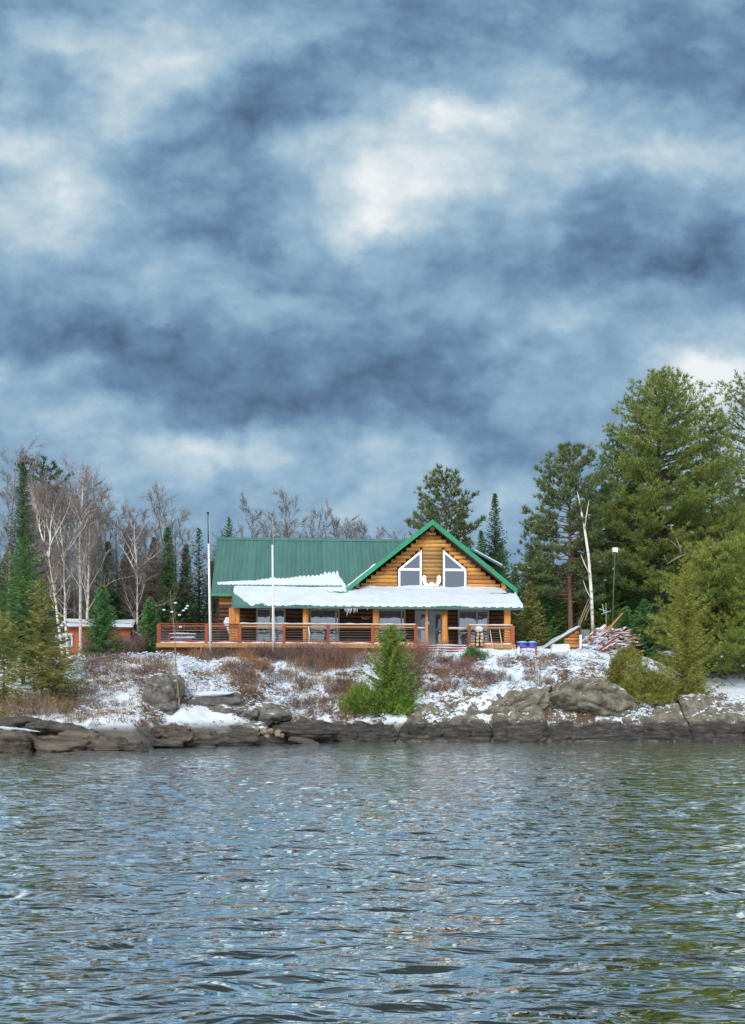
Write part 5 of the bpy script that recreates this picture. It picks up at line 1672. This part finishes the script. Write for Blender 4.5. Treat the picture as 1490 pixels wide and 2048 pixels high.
# firewood stacked against the right railing
M_wood = mat('cut_wood', (.38, .25, .13), (.60, .45, .27), scale=6, rough=.8, objrand=.2)
fw = on_house('firewood_stack', 'narrow stack of firewood rounds with a snow hood by the right railing', 'firewood', 958, 1284, -3.15)
for q in range(5):
    for e in (-.13, .13):
        z = .12 + q * .23 - .15
        if q == 4 and e > 0: continue
        xx = e + random.uniform(-.03, .03)
        mb = MB(); mb.tube([(xx, -.25, z), (xx, .25, z)], .115, 10); l_ = mb.build('round', M_bark, fw)
        mb = MB(); mb.tube([(xx, -.262, z), (xx, -.251, z)], .10, 10); mb.build('cut_face', M_wood, l_)
W = v * np.array([.29, .3, .24]) * (1 + .12 * fbm(v * 2.4 + 5, 2, 9))[:, None]; W[:, 2] += 1.02
mesh_obj('snow_hood', W, _ICO[4][1], M_snow, fw, True)
# two poles leaning on the right railing
for k, (p0, p1) in enumerate((((986, 1299), (980, 1260)), ((1005, 1296), (999, 1259)))):
    a, b = H(*p0, -3.5), H(*p1, -2.95)
    w = [Matrix.Rotation(TH, 4, 'Z') @ Vector((q[0], c, q[1])) + Vector((HX0, HY0, HZ0)) for q, c in ((a, -3.5), (b, -2.95))]
    mb = MB(); mb.tube([w[0], w[1]], [.035, .03], 7)
    o = mb.build('wooden_pole', M_wood, None, True); tag(o, ('left', 'right')[k] + ' one of two pale poles leaning on the right railing', 'pole', 'poles leaning on the right railing')
# a lamp and a dark figure-like post by the door: porch lantern
lt = on_house('porch_lantern', 'small white lantern hanging on the narrow entry post', 'lantern', 857, 1246, -2.2)
x, z = H(857, 1246, -2.2)
z += .02
mb = MB(); mb.box(-.05, .05, -.05, .05, z - .10, z + .10); mb.build('glass_box', M_white, lt)
mb = MB(); mb.prism([(-.08, z + .10), (.08, z + .10), (0, z + .2)], 'y', -.08, .08); mb.build('cap', M_black, lt)
mb = MB(); mb.tube([(0, 0, z + .2), (0, 0, 2.5)], .008, 4); mb.build('hanger', M_black, lt)
ep = on_house('entry_post', 'narrow grey brown post left of the entry door', 'post', 853, 1280, -2.5)
mb = MB(); mb.box(-.09, .09, -.09, .09, 0, PZE - .14); mb.build('shaft', M_fascia, ep)
mb = MB(); mb.box(-.13, .13, -.13, .13, 0, .14); mb.build('foot_block', M_fascia, ep)
hw = on_house('hanging_twig_ornament', 'dark twiggy antler shaped ornament hanging under the porch eave', 'ornament', 731, 1232, -2.4)
x, z = H(731, 1238, -2.4)
mb = MB(); mb.tube([(0, 0, z + .1), (0, 0, PZE - .2)], .008, 4); mb.build('cord', M_black, hw)
mb = MB()
for q in range(9):
    a = q * .7; mb.tube([(0, 0, z), (.22 * math.cos(a), .15 * math.sin(a), z + .05), (.34 * math.cos(a), .2 * math.sin(a), z + .22)], [.025, .02, .008], 5)
mb.build('twigs', M_dead, hw)
# white moose antlers on the gable
M_bone = mat('white_bone', (.74, .75, .74), (.82, .83, .82), scale=4, rough=.6)
an = on_house('moose_antlers', 'white moose skull with broad antlers mounted between the gable windows', 'antlers', 863, 1176, -.25)
def apt(px, py): 
    q = H(px, py, -.25); o = H(863, 1176, -.25); return (q[0] - o[0], q[1] + .02)
pl = [(860, 1169), (855, 1175), (853, 1171), (850, 1174), (848, 1169), (845.5, 1166), (844.5, 1160), (844.5, 1155), (846, 1151), (849, 1150.5), (852, 1153), (852.5, 1158), (852.5, 1163), (855, 1167)]
mb = MB(); mb.prism([apt(*q) for q in pl], 'y', -.07, .07); mb.build('antler', M_bone, an)
mb = MB(); mb.prism([apt(1726 - q[0], q[1]) for q in pl], 'y', -.07, .07); mb.build('antler', M_bone, an)
mb = MB(); mb.prism([apt(*q) for q in ((858, 1166), (863, 1164.5), (868, 1166), (868.5, 1170), (865.5, 1175.5), (863, 1177), (860.5, 1175.5), (857.5, 1170))], 'y', -.16, .06); mb.build('skull', M_bone, an)
a, b = apt(846, 1171), apt(880, 1179)
mb = MB(); mb.box(a[0], b[0], .08, .12, b[1], a[1]); mb.build('back_board', mat('maroon_board', (.09, .02, .025), (.14, .03, .035), rough=.7), an)

# ================================================================== right of the house
M_blue = mat('blue_plastic', (.012, .06, .42), (.02, .09, .55), scale=2, rough=.35, spec=.5)
for k, (px, sx_, lab) in enumerate(((1044, .36, 'larger blue plastic tub under snow beside the deck'), (1064, .27, 'smaller blue plastic tub under snow beside the deck'))):
    p = P(px, 1290, 69.6); z0 = gz(p.x, 69.6) - .05
    t = thing('blue_tub', lab, 'tub', (p.x, 69.6, z0), 0, 'blue tubs beside the deck')
    zt_ = CAMZ + (HY - 1286) / F * 69.6 - z0
    mb = MB(); mb.tube([(0, 0, 0), (0, 0, zt_ * .5), (0, 0, zt_)], [sx_ * 1.0, sx_ * 1.1, sx_ * 1.2], 18); mb.build('body', M_blue, t, True)
    mb = MB(); mb.tube([(0, 0, zt_ - .05), (0, 0, zt_ + .02)], [sx_ * 1.28, sx_ * 1.28], 18); mb.build('rim', M_blue, t)
    W = v * np.array([sx_ * 1.1, sx_ * 1.1, .09]); W[:, 2] += zt_ + .03
    mesh_obj('snow_cap', W, _ICO[4][1], M_snow, t, True)
# low handrail by the slope
hr = thing('handrail', 'low red brown handrail on two short posts in the snow right of the deck', 'handrail', P(1037, 1308, 66))
b0 = hr.location
for px in (1037, 1072):
    p = P(px, 1302, 66) - b0
    mb = MB(); mb.box(p.x - .06, p.x + .06, -.06, .06, -.4, p.z + .28); mb.build('post', M_rail if px > 1050 else M_white, hr)
a, b = P(1034, 1292, 66) - b0, P(1074, 1297, 66) - b0
mb = MB(); mb.slab((a.x, -.08, a.z), (b.x, -.08, b.z), (b.x, .08, b.z), (a.x, .08, a.z), (0, 0, .06)); mb.build('rail', M_rail, hr)
# snow covered woodshed: long sloping roof, log end on the right
ws = thing('woodshed', 'low woodshed with a steep snow covered roof and orange log end', 'shed', P(1120, 1300, 70))
b0 = ws.location
def wl(px, py, Y=70.0): return P(px, py, Y) - b0
A, B_, C_, D_ = wl(1160, 1253), wl(1086, 1298), wl(1086, 1298), wl(1160, 1253)
mb = MB(); mb.slab((A.x, -.3, A.z), (B_.x, -.3, B_.z), (B_.x, 3.0, B_.z), (A.x, 3.0, A.z), (0, 0, -.08)); mb.build('roof', M_soffit, ws)
X, T = np.meshgrid(np.linspace(0, 1, 40), np.linspace(-.38, 3.05, 10))
e = np.sqrt(np.clip(np.minimum(X, 1 - X) * 30, 0, 1)) * np.sqrt(np.clip((T + .38) / .2, 0, 1))
Z = A.z + (B_.z - A.z) * X + .02 + e * (.13 + .05 * fbm(np.stack([X.ravel() * 4, T.ravel(), X.ravel() * 0], -1), 3, 6).reshape(X.shape))
grid_mesh('roof_snow', np.stack([A.x + (B_.x - A.x) * X, T, Z], -1), M_snow, ws, True)
zf = wl(1150, 1292).z
z = zf
while z < A.z - .12:
    xr_ = wl(1157, 1290).x
    t_ = (A.z - .12 - z) / (A.z - B_.z)
    xl_ = max(A.x + (B_.x - A.x) * (1 - (z - B_.z + .14) / (A.z - B_.z)) if z > B_.z else wl(1128, 1292).x, wl(1128, 1290).x)
    if xr_ - xl_ > .15:
        o = bpy.data.objects.new('log', LOGS['honey']); link(o, ws); o.location = (xl_, -.05, z); o.scale = (xr_ - xl_, .8, .8)
    z += .235
mb = MB(); q0, q1 = wl(1158, 1300), wl(1161, 1270)
mb.box(q0.x, q1.x + .04, -.2, -.08, -.2, q1.z); mb.build('corner_post', M_white, ws)
mb = MB(); q0, q1 = wl(1163, 1300), wl(1182, 1258)
mb.box(q0.x, q1.x, .5, .58, -.3, q1.z); mb.build('side_panel', mat('grey_panel', (.12, .15, .16), (.17, .20, .21), rough=.6), ws)
sl = thing('snowy_crate', 'low snow covered box in front of the woodshed', 'crate', P(1121, 1297, 68.8))
mb = MB(); mb.box(-.62, .55, -.4, .4, -.35, .14); mb.build('box', M_white, sl)
snow_slab(-.66, .6, -.44, .44, .13, .16, sl, 4)
# scrap lumber pile
M_plank = mat('scrap_plank', (.20, .06, .035), (.34, .12, .065), (.44, .20, .11), scale=1.5, rough=.8, objrand=.3, snow=(.22, .45, 3.0, .9))
r = np.random.default_rng(77)
def plank_mesh(L_, w_, t_):
    mb = MB(); mb.box(-L_ / 2, L_ / 2, -w_ / 2, w_ / 2, -t_ / 2, t_ / 2)
    me = bpy.data.meshes.new('plank'); me.from_pydata(mb.v, [], mb.f); me.materials.append(M_plank)
    bm = bmesh.new(); bm.from_mesh(me); bmesh.ops.recalc_face_normals(bm, faces=bm.faces); bm.to_mesh(me); bm.free()
    return me
PM = [plank_mesh(1.9, .17, .07), plank_mesh(1.5, .15, .06), plank_mesh(1.1, .22, .06), plank_mesh(2.3, .14, .10)]
for k in range(120):
    px = 1150 + 112 * r.random()
    top = np.interp(px, [1150, 1180, 1200, 1230, 1255, 1270], [1296, 1268, 1258, 1257, 1270, 1302])
    py = top + (1312 - top) * r.random() ** 1.2
    Y = 70.5 - 1.8 * (py - top) / 60 + r.uniform(-.3, .3)
    o = bpy.data.objects.new('plank', PM[int(r.integers(0, 4))]); link(o)
    o.location = P(px, py, Y)
    o.rotation_mode = 'XYZ'
    lean = r.normal(.50, .18) if px < 1215 else r.normal(.15, .25)
    o.rotation_euler = (r.normal(.1, .25), -lean, r.normal(.1, .45))
    tag(o, 'snow dusted reddish plank tossed on the scrap lumber pile', 'plank', 'planks of the scrap lumber pile')
r9 = np.random.default_rng(78)
_pp = []
for k in range(260):
    px = 1150 + 118 * r9.random()
    top = np.interp(px, [1150, 1180, 1200, 1230, 1255, 1270], [1294, 1266, 1257, 1256, 1268, 1298])
    py = top + (1310 - top) * r9.random() ** 1.1
    _pp.append(tuple(P(px, py, 70.3 - 1.9 * (py - top) / 60)))
ps = fast_mesh('snow_clumps', blobs(np.array(_pp), r9.uniform(.07, .26, 260), r9, .45), 3, M_snow)
ps['kind'] = 'stuff'; ps['label'] = 'clumps of snow lying on the scrap lumber pile'
def bar(name, label, cat, a, b, rad, m_, group=None, n=7):
    mb = MB(); mb.tube([a, b], rad, n); o = mb.build(name, m_, None, True); return tag(o, label, cat, group)
def board(label, a, b, w_, t_, m_):
    d = b - a; L_ = d.length
    mb = MB(); mb.box(0, L_, -w_ / 2, w_ / 2, -t_ / 2, t_ / 2); o = mb.build('plank', m_, None)
    o.matrix_world = Matrix.Translation(a) @ d.to_track_quat('X', 'Z').to_matrix().to_4x4()
    return tag(o, label, 'plank')
M_orange = mat('orange_board', (.34, .14, .06), (.46, .22, .10), scale=2, rough=.7)
board('orange board jutting up highest from the lumber pile', P(1212, 1262, 69.4), P(1245, 1226, 69.4), .2, .07, M_orange)
board('second orange board jutting up beside the highest one', P(1216, 1262, 69.2), P(1240, 1232, 69.0), .16, .07, M_orange)
board('long dark brown beam laid diagonally across the lumber pile front', P(1197, 1302, 68.2), P(1232, 1276, 68.4), .2, .12, M_rail)
for k, (a, b, lab) in enumerate((((1160, 1250), (1183, 1196), 'left slanting pole leaning on the white birch'), ((1156, 1252), (1178, 1196), 'lowest slanting pole leaning on the white birch'), ((1170, 1240), (1185, 1200), 'short slanting pole leaning on the white birch'))):
    bar('leaning_pole', lab, 'pole', P(*a, 72.6), P(*b, 73.7), [.05, .035], M_dead, 'poles leaning on the birch')
# pole lamp
lp = thing('pole_lamp', 'white box lamp on a tall thin pole before the dark pines', 'lamp', P(1224, 1262, 71))
b0 = lp.location
q = P(1230, 1104, 71) - b0
mb = MB(); mb.tube([(0, 0, -1.2), tuple(q * .5), tuple(q)], [.035, .03, .025], 7); mb.build('pole', M_cable, lp, True)
mb = MB(); mb.box(q.x - .17, q.x + .17, -.14, .14, q.z, q.z + .30); mb.build('lamp_box', M_white, lp)
mb = MB(); mb.prism([(q.x + .19, q.z + .02), (q.x + .34, q.z + .12), (q.x + .30, q.z + .28), (q.x + .19, q.z + .24)], 'y', -.08, .08); mb.build('bracket', M_cable, lp)
an2 = thing('tv_antenna', 'small pale green aerial frame behind the lumber pile', 'aerial', P(1213, 1262, 71.5))
b0 = an2.location
mb = MB(); mb.tube([(0, 0, -1.0), tuple(P(1212, 1206, 71.5) - b0)], .03, 6); mb.build('mast', M_greytrim, an2)
for k, (a, b) in enumerate((((1198, 1218), (1218, 1224)), ((1203, 1228), (1222, 1222)), ((1205, 1208), (1208, 1226)))):
    mb = MB(); mb.tube([P(*a, 71.5) - b0, P(*b, 71.5) - b0], .035, 6); mb.build('bar', mat('pale_green_metal', (.25, .36, .34), (.32, .42, .40), rough=.5), an2)

# ================================================================== brush on the bank
M_brush_red = mat('red_brush', (.16, .065, .06), (.28, .13, .11), (.36, .21, .18), scale=.8, rough=.9, island=.35)
M_brush_tan = mat('tan_brush', (.15, .10, .06), (.26, .18, .11), (.34, .25, .16), scale=.8, rough=.9, island=.35)
M_brush_dark = mat('purple_brown_brush', (.09, .058, .058), (.17, .115, .11), (.25, .19, .175), scale=.8, rough=.9, island=.35)
M_brush_orange = mat('orange_brush', (.26, .11, .035), (.38, .19, .07), scale=.8, rough=.9, island=.35)
M_grass = mat('dry_grass', (.11, .065, .048), (.22, .15, .09), (.32, .24, .15), scale=1.2, rough=.95, island=.4)
def brush_mesh(name, h, w_, n, seed, m_, tw=.022, sub=5, spread=.5):
    r = np.random.default_rng(seed)
    Vs = []
    a = r.uniform(0, 6.28, n); rr = w_ * np.sqrt(r.random(n)) * .45
    B = np.stack([np.cos(a) * rr, np.sin(a) * rr, np.full(n, -.05)], -1)
    D = norm(np.stack([np.cos(a) * spread * r.random(n), np.sin(a) * spread * r.random(n), np.ones(n)], -1) + r.normal(0, .12, (n, 3)))
    Ln = h * r.uniform(.55, 1.05, n)
    Vs.append(blades(B, D, Ln, np.full(n, tw * 1.2), r))
    for q in range(sub):
        s = r.uniform(.25, .9, n)
        b2 = B + D * (Ln * s)[:, None]
        d2 = norm(D + r.normal(0, .5, D.shape))
        l2 = Ln * r.uniform(.2, .5, n)
        Vs.append(blades(b2, d2, l2, np.full(n, tw * .8), r))
        b3 = b2 + d2 * (l2 * r.uniform(.3, .8, n))[:, None]
        Vs.append(blades(b3, norm(d2 + r.normal(0, .6, D.shape)), l2 * .5, np.full(n, tw * .6), r))
    o = fast_mesh(name, np.concatenate(Vs), 3, m_)
    return o
def brush(src_list, label, group, spots, sc_=(.8, 1.25)):
    r = random.Random(len(spots) * 7 + 3)
    for k, (x, Y) in enumerate(spots):
        s = src_list[k % len(src_list)]
        if s.get('used') is None:
            o = s; s['used'] = 1
        else:
            o = s.copy(); link(o)
        o.location = (x, Y, gz(x, Y) - .02)
        f = r.uniform(*sc_); o.scale = (f, f, f * r.uniform(.85, 1.15)); o.rotation_euler = (r.uniform(-.1, .1), r.uniform(-.1, .1), r.uniform(0, 6.28))
        tag(o, label, 'shrub', group)
def spots(n, px0, px1, Y0, Y1, seed, keep=None):
    r = random.Random(seed); out = []
    while len(out) < n:
        px = r.uniform(px0, px1); Y = r.uniform(Y0, Y1)
        x = (px - CX) / F * Y
        out.append((x, Y))
    return out
red = [brush_mesh('bare_shrub', 1.7, 1.9, 40, 301 + k, m_, spread=.8, sub=7, tw=.02) for k, m_ in enumerate((M_brush_red, M_brush_dark, M_brush_red, M_brush_tan))]
brush(red, 'red twigged bare shrub crowding the front of the deck', 'red shrubs in front of the deck', spots(27, 640, 862, 64.0, 66.6, 1), (.55, 1.15))
redl = [brush_mesh('bare_shrub', 1.0, 1.5, 80, 311 + k, M_brush_dark) for k in range(2)]
brush(redl, 'brown bare shrub along the foot of the deck skirting', 'brown shrubs at the foot of the deck', spots(26, 425, 660, 65.2, 66.8, 2))
tan = [brush_mesh('bare_shrub', .75, 1.1, 60, 321 + k, m_, sub=4) for k, m_ in enumerate((M_brush_tan, M_brush_dark, M_brush_dark, M_brush_tan))]
brush(tan, 'low bare twiggy shrub poking through the snow on the bank', 'low shrubs on the snowy bank', spots(105, 400, 720, 58.5, 65.4, 3) , (.6, 1.15))
tan2 = [brush_mesh('bare_shrub', .6, 1.0, 55, 331 + k, m_, sub=4) for k, m_ in enumerate((M_brush_tan, M_brush_dark, M_brush_dark))]
brush(tan2, 'short twiggy shrub in the snow between the small fir and the right outcrop', 'short shrubs right of the small fir', spots(70, 815, 1130, 61.5, 65.6, 4), (.6, 1.1))
rb = [brush_mesh('bare_shrub', 1.0, 1.6, 40, 341 + k, m_, spread=.8) for k, m_ in enumerate((M_brush_red, M_brush_dark))]
brush(rb, 'rounded reddish shrub below the porch steps', 'reddish shrubs below the steps', spots(12, 865, 955, 62.8, 64.8, 5), (.6, 1.0))
lb = [brush_mesh('bare_shrub', .9, 1.6, 45, 351 + k, m_, spread=.8) for k, m_ in enumerate((M_brush_dark, M_brush_tan, M_brush_red))]
brush(lb, 'brown brush on the slope between the red cabin and the tall boulder', 'brown brush on the left slope', spots(44, 170, 345, 55.0, 62.5, 6), (.5, 1.0))
ob = [brush_mesh('bare_shrub', 1.0, 1.3, 60, 361, M_brush_orange)]
brush(ob, 'orange twigged shrub between the two flagpoles', 'orange shrubs between the flagpoles', [P(495, 1300, 64)[:2], P(512, 1300, 63.4)[:2], P(525, 1310, 63.0)[:2]], (.8, 1.0))
hb_ = [brush_mesh('bare_shrub', 2.0, 1.6, 90, 371, M_brush_dark, tw=.03)]
brush(hb_, 'tall brown brush in front of and behind the red cabin', 'tall brush around the red cabin', [((px - CX) / F * Y, Y) for px, Y in ((188, 66.5), (215, 66), (240, 67), (262, 72), (275, 73), (290, 75), (282, 77), (300, 78), (100, 72), (85, 70), (110, 79), (150, 80), (250, 80), (285, 81), (190, 80))])
brush([brush_mesh('bare_shrub', 1.1, 1.9, 60, 381 + k, m_, spread=1.0, sub=6) for k, m_ in enumerate((M_brush_tan, M_brush_dark))], 'tangled brown twigs under the left hemlocks by the rocks', 'tangled twigs under the left hemlocks', [((px - CX) / F * Y, Y) for px, Y in ((15, 49), (45, 49.5), (70, 48.6), (100, 49.4), (125, 50), (150, 51), (60, 51), (110, 51.5), (30, 51), (165, 53), (140, 53))], (.7, 1.2))
brush([brush_mesh('bare_shrub', .5, 1.1, 36, 391 + k, m_, spread=1.0, sub=5) for k, m_ in enumerate((M_brush_tan, M_brush_dark))], 'sparse low twigs in the snowy hollow left of the tall boulder', 'sparse twigs in the snowy hollow', spots(30, 110, 300, 48.0, 56, 9), (.5, 1.2))
# grass and litter stalks nobody could count
r = np.random.default_rng(55)
n = 21000
px = r.uniform(120, 1260, n); Y = r.uniform(47, 67.5, n)
x = (px - CX) / F * Y
z = ground_full(x, Y)
g = fbm(np.stack([x * .35, Y * .4, x * 0], -1), 4, 44)
thin = np.where(px > 1040, .35, .0)
keep = (z > 1.2) & (g > -.12 + thin) & (Y > 55 + (px > 560) * 3 - (px < 330) * 7.5)
x, Y, z = x[keep], Y[keep], z[keep]
B = np.stack([x, Y, z - .03], -1)
Vs = []
for q in range(3):
    D = norm(r.normal(0, .45, B.shape) + np.array([0, 0, .9]))
    Vs.append(blades(B + r.normal(0, .07, B.shape) * np.array([1, 1, 0]), D, r.uniform(.12, .42, len(B)), r.uniform(.016, .04, len(B)), r))
grass = fast_mesh('dry_grass', np.concatenate(Vs), 3, M_grass)
grass['kind'] = 'stuff'; grass['label'] = 'dry grass and dead leaves sticking through the snow'

# snow caught in the brush of the bank: lumps too small and too many to count
r = np.random.default_rng(66)
n = 15000
px = r.uniform(150, 1330, n); Y = r.uniform(47.5, 67.0, n)
x = (px - CX) / F * Y
z = ground_full(x, Y)
g = fbm(np.stack([x * .5, Y * .5, x * 0 + 9], -1), 4, 47)
keep = (z > 1.3) & (g > -.2) & (Y > 55 + (px > 560) * 3.6 - (px < 330) * 7)
x, Y, z = x[keep], Y[keep], z[keep]
B = np.stack([x, Y, z + r.uniform(0, .32, len(x)) ** 1.3], -1)
dust = fast_mesh('snow_clumps', blobs(B, r.uniform(.035, .12, len(B)), r, .65), 3, M_snow)
dust['kind'] = 'stuff'; dust['label'] = 'small clumps of snow caught in the brush on the bank'
